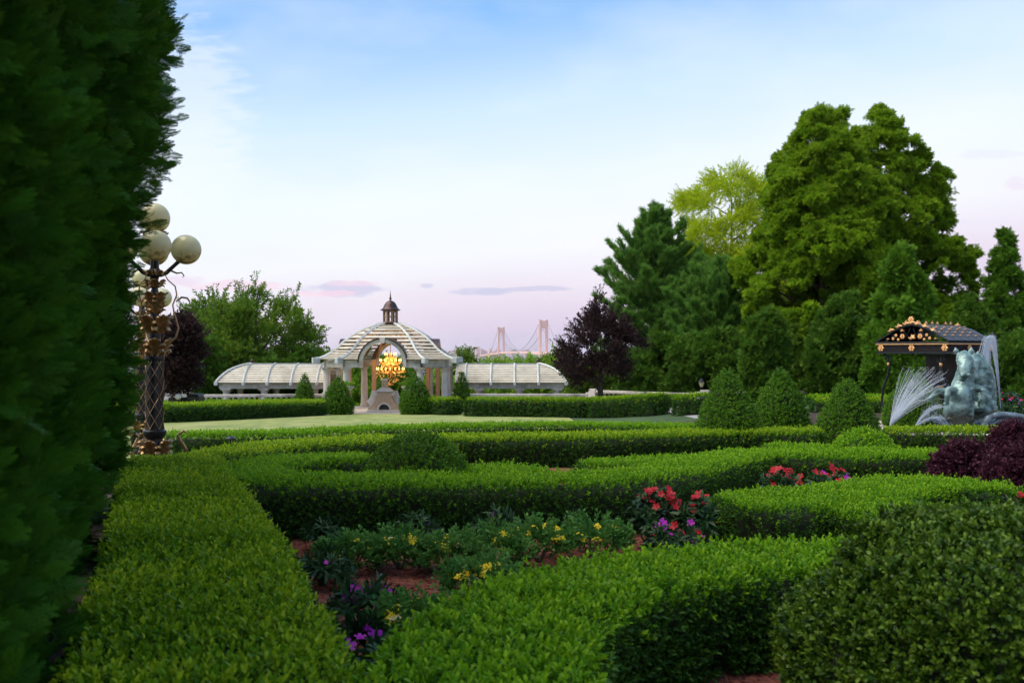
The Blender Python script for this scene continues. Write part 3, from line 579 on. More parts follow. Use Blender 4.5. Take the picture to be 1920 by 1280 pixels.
# ------------------------------------------------------------------ tall thujas on the left
for k, (x, y, sc_, lab) in enumerate([(-5.05, 10.5, .95, 'tall thuja beside the lamp post, farthest of the dark row'), (-4.15, 8.2, .95, 'tall dark thuja, second from the lamp post'),
                                      (-3.30, 6.0, .9, 'tall dark thuja in the middle of the left row'), (-2.58, 4.1, .84, 'dark thuja close to the camera at the left edge'), (-1.86, 2.55, .66, 'blurred thuja nearest the camera at the left edge')]):
    H = 7.6-.1*k
    pr = [(.02, .40*sc_), (.06, .52*sc_), (.12, .58*sc_), (.20, .60*sc_), (.30, .60*sc_), (.40, .66*sc_), (.47, .80*sc_), (.56, 1.02*sc_), (.70, .95*sc_), (.85, .7*sc_), (1, .1)]
    if k == 0: pr = [(.02, .46), (.06, .68), (.12, .82), (.20, .84), (.28, .80), (.38, .76), (.47, .88), (.56, 1.14), (.70, 1.05), (.85, .7), (1, .1)]
    clump_tree('thuja_tree', lab, 'thuja', (x, y, 0), H, pr, 420, .24, 80 if k < 3 else (130, 110, 110, 130, 150)[k], (.85, .85, .8, .7, .62)[k], 'fine', 'thuja', seed=20+k, group='row of tall thujas on the left', stray=1.4, inner=.30, trunk_r=.12, limbs=24, updir=.45, squash=1.2)
# ------------------------------------------------------------------ right-hand trees
def tb(px, Y): x = X(px, Y); return (x, Y, G(x, Y))
def tree_px(name, label, cat, px, Y, outline, nclump, rcpx, nper, scl, spr, mat, **kw):
    """outline: (photo row, half width in photo pixels) from the foot to the top"""
    b = tb(px, Y); H = Z(outline[-1][0], Y)-b[2]; pr = [((Z(py, Y)-b[2])/H, max(.05, w*Y/F)) for py, w in outline]
    return clump_tree(name, label, cat, b, H, pr, nclump, rcpx*Y/F, nper, scl, spr, mat, **kw)
tree_px('arborvitae_tree', 'tallest arborvitae with a ragged top, left one of the big pair', 'tree', 1545, 50, [(740, 110), (690, 145), (600, 148), (500, 135), (400, 108), (330, 88), (265, 62), (215, 30), (198, 6)], 1700, 8, 30, 1.3, 'bunch', 'arbor', seed=41, group='big arborvitae pair', inner=.10, gap=.34, stray=2.4, trunk_r=.28, limbs=40, updir=.35, squash=.55)
tree_px('arborvitae_tree', 'broad arborvitae, right one of the big pair, behind the black arbor', 'tree', 1648, 53, [(740, 120), (680, 165), (600, 165), (500, 148), (420, 128), (340, 100), (275, 66), (225, 32), (206, 6)], 1700, 8, 30, 1.3, 'bunch', 'arbor', seed=42, group='big arborvitae pair', inner=.10, gap=.34, stray=2.4, trunk_r=.28, limbs=40, updir=.35, squash=.55)
tree_px('locust_tree', 'yellow-green locust tree behind the pines', 'tree', 1372, 62, [(640, 100), (560, 130), (480, 122), (420, 104), (365, 74), (326, 20)], 330, 15, 60, 2.0, 'locust', 'locust', seed=43, inner=.2, gap=.35, trunk_r=.22, limbs=26, updir=.2, squash=.5)
pine_tree('pine_tree', 'bluish pine with upright shoots, leftmost of the tall evergreens', tb(1232, 57), Z(398, 57)-G(X(1232, 57), 57), 3.6, 51, 2.3, 'pines left of the arborvitae pair', 24, prof=[(0, .95), (.3, 1.05), (.6, 1.0), (.72, .82), (.84, .5), (.93, .3), (1, .08)])
pine_tree('pine_tree', 'soft-needled pine standing before the locust tree', tb(1345, 53), Z(495, 53)-G(X(1345, 53), 53), 3.3, 52, 2.2, 'pines left of the arborvitae pair', 26, prof=[(0, 1.0), (.3, 1.1), (.6, .95), (.75, .7), (.9, .3), (1, .08)])
tree_px('plum_tree', 'dark purple-leaved plum tree right of the right pergola', 'tree', 1126, 45.5, [(725, 14), (712, 50), (690, 78), (655, 80), (625, 60), (598, 34), (578, 6)], 130, 11, 24, 1.4, 'twig', 'plum', seed=44, inner=.25, gap=.25, shoots=16, shootlen=.7, trunk_r=.15, limbs=24, updir=.5, squash=.9, trunkfrac=.7)
tree_px('conifer_shrub', 'dark spreading conifer below the arborvitae pair', 'tree', 1588, 44, [(742, 55), (700, 72), (640, 62), (590, 34), (560, 6)], 130, 14, 44, 1.5, 'bunch', 'arbord', seed=45, inner=.2, trunk_r=.12, limbs=12, updir=.5, squash=.9)
tree_px('young_arborvitae', 'fresh green pointed arborvitae left of the black arbor', 'tree', 1692, 41, [(745, 45), (700, 55), (640, 48), (570, 36), (510, 20), (470, 4)], 170, 13, 44, 1.5, 'bunch', 'arborl', seed=46, inner=.2, trunk_r=.12, limbs=14, updir=.7, squash=1.0)
tree_px('narrow_conifer', 'narrow dark conifer behind the leftmost tall cones', 'tree', 1437, 42, [(745, 26), (700, 33), (650, 29), (610, 15), (590, 3)], 80, 11, 44, 1.5, 'bunch', 'arbord', seed=47, inner=.2, trunk_r=.08, limbs=8, updir=.8, squash=1.1)
tree_px('conifer_tree', 'slim olive conifer at the right edge behind the arbor', 'tree', 1884, 48, [(760, 34), (690, 46), (600, 36), (540, 26), (480, 13), (428, 2)], 190, 9, 34, 1.3, 'bunch', 'arborl', seed=48, inner=.25, trunk_r=.14, limbs=16, updir=.5, squash=.8)
tree_px('conifer_tree', 'low bushy conifer between the arborvitae pair and the slim conifer', 'tree', 1818, 44, [(760, 40), (690, 55), (640, 46), (590, 26), (562, 5)], 120, 12, 40, 1.4, 'bunch', 'arbord', seed=49, inner=.25, trunk_r=.12, limbs=10, updir=.5, squash=.9)
GS = 'green shrubs behind the right balustrade'
for k, (px, Y, top, w, lab) in enumerate([(1255, 50.5, 640, 75, 'leafy shrub under the leftmost pine'), (1345, 49, 630, 70, 'leafy shrub under the soft-needled pine'), (1490, 47, 600, 60, 'leafy shrub left of the dark spreading conifer'),
                                          (1745, 47, 640, 60, 'leafy shrub directly behind the black arbor roof'), (1135, 57, 690, 55, 'leafy shrub under the plum tree'), (1920, 40, 640, 60, 'leafy shrub at the right edge behind the tall jet')]):
    tree_px('leafy_shrub', lab, 'shrub', px, Y, [(755, w*.9), (700, w), ((top+690)/2, w*.8), (top, w*.25)], 100, 15, 44, 1.5, 'bunch' if k not in (4,) else 'twig', 'arbord' if k not in (4, 2) else 'green', seed=60+k, group=GS, inner=.2, trunk_r=.08, limbs=8, updir=.5, squash=.9)
# left-hand trees
tree_px('crape_myrtle', 'big green crape myrtle with twiggy top behind the left pergola', 'tree', 480, 60, [(720, 70), (690, 105), (650, 115), (620, 105), (590, 80), (570, 40), (556, 6)], 230, 12, 30, 1.9, 'twig', 'green', seed=71, inner=.2, gap=.35, shoots=26, shootlen=1.3, trunk_r=.2, limbs=50, updir=.7, squash=.8)
tree_px('leafy_tree', 'green tree behind the crape myrtle at the left', 'tree', 405, 66, [(740, 50), (680, 80), (620, 75), (585, 45), (570, 6)], 130, 14, 34, 2.2, 'twig', 'green', seed=72, shoots=14, shootlen=1.4, inner=.3, trunk_r=.2, limbs=16, updir=.5, squash=.8)
tree_px('purple_tree', 'dark purple tree right of the lamp post', 'tree', 335, 44, [(735, 10), (718, 26), (685, 38), (645, 40), (618, 28), (602, 6)], 90, 11, 30, 1.5, 'twig', 'plum', seed=73, inner=.4, trunk_r=.12, limbs=16, updir=.5, squash=.9, trunkfrac=.7)
for k, (px, Y, top, w, lab) in enumerate([(300, 56, 640, 40, 'dark conifer behind the lamp post'), (385, 55, 650, 30, 'dark narrow conifer right of the purple tree'), (430, 57, 665, 34, 'dark conifer behind the end of the left pergola'), (500, 57, 672, 50, 'dark conifer screen behind the left pergola'), (570, 58, 668, 45, 'dark conifer behind the small left topiary')]):
    tree_px('conifer_shrub', lab, 'tree', px, Y, [(760, w), (720, w), ((top+700)/2, w*.8), (top, w*.2)], 80, 12, 34, 1.8, 'bunch', 'arbord', seed=80+k, group='dark conifers behind the left pergola', inner=.2, trunk_r=.1, limbs=8, updir=.6, squash=1.0)
# trees lower down the hill behind the pavilion and pergolas
GD = 'trees down the slope behind the pavilion'
for k, (px, Y, top, w, m_, lab) in enumerate([(655, 70, 690, 40, 'greenb', 'light green tree seen left of the fireplace'), (700, 84, 672, 40, 'green', 'tree seen through the left of the pavilion arch'), (745, 78, 690, 34, 'green', 'dark tree seen behind the fireplace chimney'),
        (790, 90, 678, 40, 'green', 'tree seen between the right columns of the pavilion'), (820, 72, 705, 30, 'greenb', 'bright shrub-like tree right of the pavilion columns'), (880, 66, 716, 36, 'greenb', 'bright low tree under the right pergola'),
        (940, 68, 714, 40, 'greenb', 'bright low tree under the middle of the right pergola'), (1010, 66, 716, 36, 'greenb', 'bright low tree under the end of the right pergola'), (1060, 80, 672, 36, 'greenb', 'bright tree between right pergola and plum tree'),
        (865, 130, 670, 30, 'green', 'dark distant tree just right of the dome'), (925, 105, 678, 38, 'greenb', 'bright tree top below the far bridge tower'), (985, 112, 677, 46, 'greenb', 'bright tree top below the middle of the bridge'),
        (1035, 118, 680, 36, 'green', 'dark tree top left of the plum tree'), (610, 95, 668, 26, 'green', 'tree top between crape myrtle and dome'), (1150, 60, 700, 50, 'greenb', 'bright tree low behind the plum tree')]):
    b = tb(px, Y); H = max(2.2, Z(top, Y)-b[2]); wm = w*Y/F; rcm = max(.4, wm*.33)
    clump_tree('slope_tree', lab, 'tree', b, H, [(.05, wm*.9), (.35, wm), (.7, wm*.85), (.9, wm*.5), (1, wm*.15)], 60, rcm, 30, 2.6*max(1, Y/85), 'twig', m_, seed=100+k, group=GD, inner=.25, trunk_r=.14, limbs=8, updir=.5, squash=.8)
n = 15000; yy = 125*np.exp(RNG.uniform(0, math.log(11), n)); xx = RNG.uniform(-.62, .62, n)*yy; hh = RNG.uniform(1, 1, n)*np.clip(yy/60, 2.5, 9)*RNG.uniform(.6,1.1,n)
P = np.c_[xx, yy, [G(a, b_)+h_ for a, b_, h_ in zip(xx, yy, hh)]]; D = np.c_[RNG.normal(0, 1, n), RNG.normal(0, 1, n), RNG.uniform(.2, 1, n)]
tag(scatter('far_woods', P-np.array([0, 150, -10]), D, np.clip(yy/45, 3, 16)*RNG.uniform(.7, 1.3, n), 'twig', M['farleaf']), 'distant woods falling away towards the bay', 'woods', None, 'stuff').location = (0, 150, -10)
# ------------------------------------------------------------------ the bridge over the bay and the far skyline
def bridge():
    A = Vector((X(1019, 4450), 4450, 0)); B = Vector((X(939.5, 5735), 5735, 0)); d = (B-A).normalized(); nrm = Vector((-d.y, d.x, 0)); wz = -71
    t = thing('suspension_bridge', 'pinkish suspension bridge with two arched towers far across the bay', 'bridge', (A.x, A.y, wz))
    Mi = Matrix.Translation(-Vector((A.x, A.y, wz)))
    def fr(c): m = Matrix((( -nrm.x, d.x, 0, c.x), (-nrm.y, d.y, 0, c.y), (0, 0, 1, wz), (0, 0, 0, 1))); return Mi @ m
    for c in (A, B):
        m = fr(c); mb = MB()
        for sx in (-1, 1): mb.box(sx*15-5.2, sx*15+5.2, -8, 8, 0, 211, m)
        mb.box(-20, 20, -8.4, 8.4, 186, 213, m)                     # top portal
        n = 10; vs = [(-9.8, 0, 186)]+[]                            # arch under the portal
        poly = [(-10, 187)]+[(-10+10*(1-math.cos(a)), 160+22*math.sin(a)) for a in np.linspace(0, PI/2, n)]+[(10-10*(1-math.cos(a)), 160+22*math.sin(a)) for a in np.linspace(PI/2, 0, n)]+[(10, 187)]
        for sg in (1, -1):
            half = [(sg*-10, 187)]+[(sg*(-10+10*(1-math.cos(a))), 158+26*math.sin(a)) for a in np.linspace(0, PI/2, n)]+[(0, 187)]
            mb.prism(half, -7.6, 7.6, m)
        mb.box(-20, 20, -7.8, 7.8, 58, 72, m)                       # deck strut
        tw = mb.build('tower', M['bridge'], t, sm=False)
        [MB().box(sx*15-6, sx*15+6, -9, 9, 213.2, 217, m).build('saddle_housing', M['bridge'], tw, sm=False) for sx in (-1, 1)]
    Ls = (B-A).length
    def deckz(s): return 69+ (6*(1-((s-Ls/2)/(Ls/2))**2) if 0 <= s <= Ls else -abs(s if s < 0 else s-Ls)*.018)
    m = fr(A); mb = MB(); rows = []
    for s in np.linspace(-800, Ls+800, 60): z = deckz(s); rows.append([tuple(m @ Vector((x, s, zz))) for x, zz in ((-15.5, z-7), (15.5, z-7), (15.5, z+1), (-15.5, z+1))])
    mb.strip(rows, True); mb.build('deck', M['bridge'], t, sm=False)
    for sx in (-1, 1):
        pts = []
        for s in np.linspace(-372, 0, 10): k = (s+372)/372; pts.append((s, 66+(211-66)*(k**1.25)))
        for s in np.linspace(0, Ls, 40)[1:-1]: pts.append((s, 80+(131)*((s-Ls/2)/(Ls/2))**2))
        for s in np.linspace(Ls, Ls+372, 10): k = (Ls+372-s)/372; pts.append((s, 66+145*(k**1.25)))
        MB().tube([m @ Vector((sx*15.5, s, z)) for s, z in pts], 1.0, 6).build('main_cable', M['cable'], t)
        hb = MB()
        for s in np.arange(40, Ls-20, 40): z1 = 80+131*((s-Ls/2)/(Ls/2))**2; hb.box(sx*15.5-.25, sx*15.5+.25, s-.25, s+.25, deckz(s), z1, m)
        tag(hb.build('suspender_cables', M['cable'], t, sm=False), kind='stuff')
    for s in (-372, Ls+372):
        ab = MB(); ab.box(-22, 22, s-25, s+25, -3, 62, m); ab.build('anchorage', M['bridge'], t, sm=False)
bridge()
M['city'] = [surf('far_facade_%d' % k, c, tuple(v*1.15 for v in c), .05, .8, 0, 0) for k, c in enumerate([(.62, .42, .40), (.78, .52, .46), (.52, .40, .42), (.70, .46, .44)])]
rn = random.Random(5)
for k in range(46):
    px = rn.uniform(842, 935) if k < 38 else rn.uniform(955, 1000); Y = rn.uniform(7600, 9800); h = rn.uniform(62, 84) if k % 3 else rn.uniform(80, 104)
    if k in (4, 9): px = 888+k; h = 112
    w = rn.uniform(20, 55); x = X(px, Y); mb = MB(); mb.box(-w/2, w/2, -15, 15, 0, h); 
    if k % 2: mb.box(-w*.25, w*.25, -8, 8, h, h+6)
    o = mb.build('far_building', M['city'][k % 4], sm=False); o.location = (x, Y, -66); o.rotation_euler[2] = rn.uniform(-.4, .4)
    tag(o, 'tiny pinkish building in the far skyline across the bay', 'building', 'far skyline buildings')
# white house between the crape myrtle and the dome
t = thing('distant_house', 'small white house glimpsed between crape myrtle and pavilion dome', 'house', (X(601, 140), 140, -10))
MB().box(-.62, .62, -3, 3, 0, 10.6).build('wall', M['shutterwhite'], t, sm=False); MB().prism([(-.85, 10.6), (.85, 10.6), (0, 11.1)], -3.3, 3.3).build('roof', M['rooftile'], t, sm=False)
for i in range(2): 
    wn_ = MB().box(-.22+.35*i-.08, -.22+.35*i+.1, -3.05, -2.98, 9.6, 10.1).build('window', M['iron'], t, sm=False)
# house roof behind the trees on the right
t = thing('neighbour_house', 'brown-roofed house half hidden behind the conifers at the right edge', 'house', (X(1832, 62), 62, G(22, 62)))
zr = Z(562, 62)-G(22, 62); MB().box(-2.2, 4.2, 0, 5, -1, zr-1.1).build('wall', M['housewall'], t, sm=False); MB().prism([(-2.7, zr-1.2), (4.7, zr-1.2), (2.4, zr), (-.6, zr)], -.4, 5.4).build('roof', M['rooftile'], t, sm=False)
for i in range(3): MB().box(-1.4+2*i, -.5+2*i, -.06, .05, zr-2.6, zr-1.5).build('window', M['iron'], t, sm=False)
# ------------------------------------------------------------------ pavilion
PXC, PYC = -6.35, 52.0; PZ0 = -1.25
def octo(h, c): return [(c, -h), (h, -c), (h, c), (c, h), (-c, h), (-h, c), (-h, -c), (-c, -h)]
def ribcurve(): return [(3.30, 1.42), (3.08, 1.52), (2.88, 1.64), (2.57, 1.86), (2.26, 2.20), (1.87, 2.55), (1.25, 2.92), (.75, 3.12), (.42, 3.22)]
def pavilion():
    t = thing('pavilion', 'slatted dome pavilion with cupola and arched front holding the chandelier', 'pavilion', (PXC, PYC, PZ0)); z0 = PZ0
    RC = ribcurve(); rr = np.array([p[0] for p in RC])[::-1]; zz = np.array([p[1] for p in RC])[::-1]
    def prof_at(s): return np.interp(s, np.linspace(0, 1, len(RC)), [p[0] for p in RC]), np.interp(s, np.linspace(0, 1, len(RC)), [p[1] for p in RC])
    CR = .62
    mb = MB(); mb.add([(x, y, z-z0) for z in (-2.5, PZ0) for x, y in octo(3.5, 2.1)], [tuple(range(7, -1, -1)), tuple(range(8, 16))]+[(i, (i+1) % 8, 8+(i+1) % 8, 8+i) for i in range(8)]); mb.build('floor_slab', M['stone'], t, sm=False)
    for (x, y) in octo(2.98, 1.80):                                # stone columns
        col = MB().lathe([(.25, 0), (.25, .10), (.21, .13), (.22, .18), (.19, .22), (.185, .9), (.165, 1.95), (.165, 1.97), (.19, 2.0), (.165, 2.03), (.20, 2.10), (.23, 2.12), (.23, 2.18)], 18, Matrix.Translation((x, y, 0))).build('column', M['limestone'], t)
        MB().box(x-.26, x+.26, y-.26, y+.26, 2.182, 2.24).build('capital_block', M['stone'], col, sm=False, bevel=.012)
    V = octo(2.98, 1.80)
    AR = 1.0; ZS = 1.22                                            # arch radius and spring height (world)
    for i in range(8):                                             # ring beams; the four wide sides are broken by the arches
        a = Vector((*V[i], 0)); b = Vector((*V[(i+1) % 8], 0)); d = (b-a).normalized(); ln = (b-a).length; m = Matrix.Translation(a) @ Matrix(((d.x, -d.y, 0, 0), (d.y, d.x, 0, 0), (0, 0, 1, 0), (0, 0, 0, 1)))
        wide = ln > 3
        spans = [(-.05, ln/2-AR-.17), (ln/2+AR+.17, ln+.05)] if wide else [(0.12, ln-.12)]
        for (u0, u1) in spans: MB().box(u0, u1, -.15, .15, 2.243, 2.60, m).build('ring_beam', M['stone'], t, sm=False, bevel=.01)
        if wide:                                                   # arch ring with keystone, copper trim and copper barrel roof
            o = MB(); n = 22; outer = [(ln/2+(AR+.17)*math.cos(q), ZS-z0+(AR+.17)*math.sin(q)) for q in np.linspace(0, PI, n)]; inner = [(ln/2+AR*math.cos(q), ZS-z0+AR*math.sin(q)) for q in np.linspace(0, PI, n)]
            outer = [(outer[0][0], 2.243)]+outer+[(outer[-1][0], 2.243)]; inner = [(inner[0][0], 2.243)]+inner+[(inner[-1][0], 2.243)]
            for (y0, y1) in (((-.22, .18) if i in (3, 7) else (.44, .62)),):
                rows = [[tuple(m @ Vector((x, y, z))) for x, z in pl] for pl, y in ((outer, y0), (inner, y0), (inner, y1), (outer, y1), (outer, y0))]
                o.strip(rows)
            o.build('arch_ring', M['stone'], t)
            k = MB().prism([(ln/2-.10, ZS-z0+AR-.03), (ln/2+.10, ZS-z0+AR-.03), (ln/2+.14, ZS-z0+AR+.23), (ln/2-.14, ZS-z0+AR+.23)], *((-.27, .19) if i in (3, 7) else (.40, .63)), m).build('keystone', M['limestone'], t, sm=False, bevel=.01)
            y9 = -.26 if i in (3, 7) else .42
            tr = MB(); rows = [[tuple(m @ Vector((ln/2+R_*math.cos(q), y, ZS-z0+R_*math.sin(q)))) for q in np.linspace(0.02, PI-.02, n)] for R_, y in ((AR+.18, y9), (AR+.235, y9), (AR+.235, 1.15), (AR+.18, 1.15), (AR+.18, y9))]
            tr.strip(rows); tr.build('copper_barrel_roof', M['copper'], t)
    # ribs on the eight corners
    for i in range(8):
        pts = []; bx, by = V[i]; k0 = 1/2.98
        for (r, z) in RC: pts.append((bx*k0*r, by*k0*r, z-z0+.03))
        n_ = Vector((bx, by, 0)).normalized(); end = (bx*k0*3.62, by*k0*3.62, 1.40-z0)
        rb = MB().tube([end]+pts, [.07]*(len(pts)+1), 4, flat=1.0).build('rib', M['paintwood'], t)
        MB().box(-.10, .10, -.22, .16, -.16, .12, Matrix.Translation((bx*k0*3.5, by*k0*3.5, 1.36-z0)) @ Matrix.Rotation(math.atan2(by, bx)-PI/2, 4, 'Z')).build('rib_bracket', M['paintwood'], rb, sm=False, bevel=.015)
    # slats between the ribs
    NS = 14
    for i in range(8):
        ua = Vector((V[i][0]/2.98, V[i][1]/2.98, 0)); ub = Vector((V[(i+1) % 8][0]/2.98, V[(i+1) % 8][1]/2.98, 0)); wide = (ua-ub).length > 1
        for k in range(NS):
            s0 = .005+.93*k/NS; s1 = s0+.93/NS*.44; r0, zA = prof_at(s0); r1, zB = prof_at(s1)
            r0 += .05; 
            zm = (zA+zB)/2; hw0 = (ua-ub).length/2*r0; spans = [(0.02, .98)]
            if wide and zA < ZS+AR+.24:
                cut = math.sqrt(max(0, (AR+.25)**2-(zA-ZS)**2))/max(.01, hw0)/2
                # the barrel roof only meets the outer part of the dome; the slats stop against it
                spans = [(0.02, .5-cut), (.5+cut, .98)] if .5-cut > .06 else []
            for (f0, f1) in spans:
                q = [(ua.lerp(ub, f0)*r0, zA), (ua.lerp(ub, f1)*r0, zA), (ua.lerp(ub, f1)*r1, zB), (ua.lerp(ub, f0)*r1, zB)]
                vs = [(p.x, p.y, z-z0) for p, z in q]+[(p.x*.985, p.y*.985, z-z0-.045) for p, z in q]
                MB().add(vs, [(0, 1, 2, 3), (7, 6, 5, 4), (0, 4, 5, 1), (1, 5, 6, 2), (2, 6, 7, 3), (3, 7, 4, 0)]).build('slat', M['slat'], t, sm=False)
    # cupola
    def ring(zs, half, name, mat, par):
        pass
    cz = 3.20-z0
    cu = MB().lathe([(.42, cz-.06), (.46, cz), (.46, cz+.06), (.40, cz+.09)], 8, Matrix.Rotation(PI/8, 4, 'Z')).build('cupola', M['copper'], t, sm=False)
    for k in range(8):
        a = PI/8+k*PI/4; MB().box(-.035, .035, -.035, .035, cz+.09, cz+.70, Matrix.Translation((.36*math.cos(a), .36*math.sin(a), 0)) @ Matrix.Rotation(a, 4, 'Z')).build('cupola_post', M['warmwood'], cu, sm=False)
        b = a+PI/8; mb = MB()
        for zc in (.12, .40, .67): mb.box(-.012, .012, -.12, .12, cz+zc-.025, cz+zc+.025, Matrix.Translation((.335*math.cos(b), .335*math.sin(b), 0)) @ Matrix.Rotation(b, 4, 'Z'))
        mb.box(-.011, .011, -.012, .012, cz+.145, cz+.645, Matrix.Translation((.335*math.cos(b), .335*math.sin(b), 0)) @ Matrix.Rotation(b, 4, 'Z'))
        mb.build('cupola_window_frame', M['warmwood'], cu, sm=False)
    MB().lathe([(.38, cz+.70), (.50, cz+.72), (.52, cz+.76), (.42, cz+.82), (.36, cz+.92), (.31, cz+1.04), (.22, cz+1.16), (.10, cz+1.23), (.03, cz+1.26)], 16).build('cupola_roof', M['copper'], cu)
    MB().lathe([(.025, cz+1.24), (.03, cz+1.28), (.07, cz+1.33), (.075, cz+1.36), (.03, cz+1.41), (.04, cz+1.46), (.03, cz+1.50), (.012, cz+1.66), (.003, cz+1.82)], 10).build('finial', M['copper'], cu)
    # brown timber posts and curved braces inside
    for (x, y) in ((-1.05, 1.4), (1.85, 1.5), (-2.35, 1.2), (2.4, 1.1)):
        MB().box(x-.11, x+.11, y-.11, y+.11, 0.002, 2.6).build('timber_post', M['warmwood'], t, sm=False, bevel=.015)
    for i in range(8):
        a = PI/8+i*PI/4; MB().tube([(2.7*math.cos(a), 2.7*math.sin(a), 2.7), (2.1*math.cos(a), 2.1*math.sin(a), 3.2), (1.2*math.cos(a), 1.2*math.sin(a), 3.85), (.45*math.cos(a), .45*math.sin(a), 4.25)], .06, 4).build('rafter', M['warmwood'], t)
    return t
pavilion()
# chandelier
def chandelier():
    t = thing('chandelier', 'lit crystal chandelier glowing amber inside the pavilion arch', 'chandelier', (PXC, PYC, .55)); t['group'] = 'chandelier'; del t['group']
    MB().tube([(0, 0, 0), (0, 0, 2.45)], .02, 6).build('chain', M['brass'], t)
    MB().lathe([(.02, 1.2), (.06, 1.15), (.05, 1.0), (.10, .9), (.05, .75), (.09, .5), (.14, .3), (.06, .1), (.02, -.1)], 12).build('stem', M['brass'], t)
    rn = random.Random(3)
    for (R_, z, n) in ((.30, 1.05, 8), (.55, .72, 12), (.72, .28, 18)):
        for k in range(n):
            a = 2*PI*k/n+z; c, s = math.cos(a), math.sin(a)
            arm = MB().tube([(.05*c, .05*s, z-.05), (R_*.4*c, R_*.4*s, z-.18), (R_*.85*c, R_*.85*s, z-.14), (R_*c, R_*s, z)], .012, 5).build('arm', M['brass'], t)
            MB().lathe([(.010, z+.0), (.022, z+.02), (.024, z+.06), (.015, z+.10), (.003, z+.14)], 8, Matrix.Translation((R_*c, R_*s, 0))).build('bulb', M['bulb'], arm)
        cr = MB()
        for k in range(n*7):
            a = rn.uniform(0, 2*PI); q = R_*rn.uniform(.55, 1.08); zc = z-rn.uniform(.02, .40)
            cr.sphere((q*math.cos(a), q*math.sin(a), zc), rn.uniform(.012, .028), 5, 4, (1, 1, 1.7))
        tag(cr.build('crystals', M['crystal'], t, sm=False), kind='stuff')
    cr = MB()
    for k in range(70):
        a = rn.uniform(0, 2*PI); q = rn.random()**.6*.5; cr.sphere((q*math.cos(a), q*math.sin(a), -.12-.36*(1-q/.5)-rn.uniform(0, .12)), rn.uniform(.014, .028), 5, 4, (1, 1, 1.8))
    tag(cr.build('crystals', M['crystal'], t, sm=False), kind='stuff')
    l = bpy.data.lights.new('chandelier_glow', 'POINT'); l.energy = 150; l.color = (1, .60, .24); l.shadow_soft_size = .5; o = link(bpy.data.objects.new('chandelier_glow', l), t); o.location = (0, 0, .75)
chandelier()
# fireplace in the pavilion
def fireplace():
    Y = 50.3; t = thing('fireplace', 'stone outdoor fireplace with scrolled sides under the chandelier', 'fireplace', (-6.42, Y, PZ0))
    half = [(.80, .0), (.80, .24), (.74, .26), (.62, .34), (.50, .50), (.41, .70), (.36, .88), (.34, .98)]
    poly = half+[(-x, z) for x, z in half[::-1]]; MB().prism(poly, -.3, .3).build('body', M['firebrick'], t, sm=False)
    rn = random.Random(2)                                          # proud facing stones
    bm_ = MB().box(-.09, .09, -.014, .014, -.036, .036).mesh('stone_block', M['firebrick'], False)
    z = .31; row = 0
    while z < .94:
        hw = np.interp(z, [p[1] for p in half[2:]], [p[0] for p in half[2:]])-.06; x = -hw+.08+(.05 if row % 2 else 0)
        while x < hw-.04:
            if x*x+(z-.16)**2 > .37**2:
                o = link(bpy.data.objects.new('stone_block', bm_), t); o.location = (x, -.305, z); o.rotation_euler = (0, rn.uniform(-.02, .02), 0)
            x += .20
        z += .085; row += 1
    for sg in (-1, 1):
        MB().tube([(sg*x, -.02, z+.03) for x, z in half[2:]], .07, 8, flat=4.6).build('side_scroll', M['limestone'], t)
        MB().lathe([(.11, -.34), (.11, .30)], 16, Matrix.Translation((sg*.44, 0, .92)) @ Matrix.Rotation(PI/2, 4, 'X')).build('volute', M['limestone'], t)
    MB().box(-.44, .44, -.36, .36, 1.0, 1.07).build('mantel_shelf', M['limestone'], t, sm=False, bevel=.02)
    MB().add([(-.38,-.3,1.072),(.38,-.3,1.072),(.38,.3,1.072),(-.38,.3,1.072),(-.19,-.17,1.22),(.19,-.17,1.22),(.19,.17,1.22),(-.19,.17,1.22)], [(0,1,5,4),(1,2,6,5),(2,3,7,6),(3,0,4,7),(4,5,6,7),(3,2,1,0)]).build('hood', M['limestone'], t, sm=False)
    MB().box(-.15, .15, -.14, .14, 1.222, 1.58).build('chimney', M['firebrick'], t, sm=False); MB().box(-.17, .17, -.16, .16, 1.582, 1.66).build('chimney_cap', M['limestone'], t, sm=False, bevel=.01)
    MB().box(-.86, .86, -.40, .40, .003, .10).build('hearth', M['limestone'], t, sm=False, bevel=.015)
    n = 14; rows = [[(R_*math.cos(q), y, .12+R_*math.sin(q)) for q in np.linspace(0, PI, n)] for R_, y in ((.35, -.36), (.27, -.36), (.27, -.29), (.35, -.29), (.35, -.36))]
    MB().strip(rows).build('arch_surround', M['limestone'], t)
    MB().add([(0, -.312, .12)]+[(.27*math.cos(q), -.312, .12+.27*math.sin(q)) for q in np.linspace(0, PI, n)], [(0, i, i+1) for i in range(1, n)]).build('firebox', M['iron'], t, sm=False)
    sc = MB()
    for q in np.linspace(.3, PI-.3, 6): sc.tube([(0, -.33, .14), (.26*math.cos(q), -.33, .12+.26*math.sin(q))], .008, 5)
    for R_ in (.12, .20): sc.tube([(R_*math.cos(q), -.33, .13+R_*math.sin(q)) for q in np.linspace(0, PI, 12)], .008, 5)
    sc.build('iron_screen', M['bronze'], t)
fireplace()
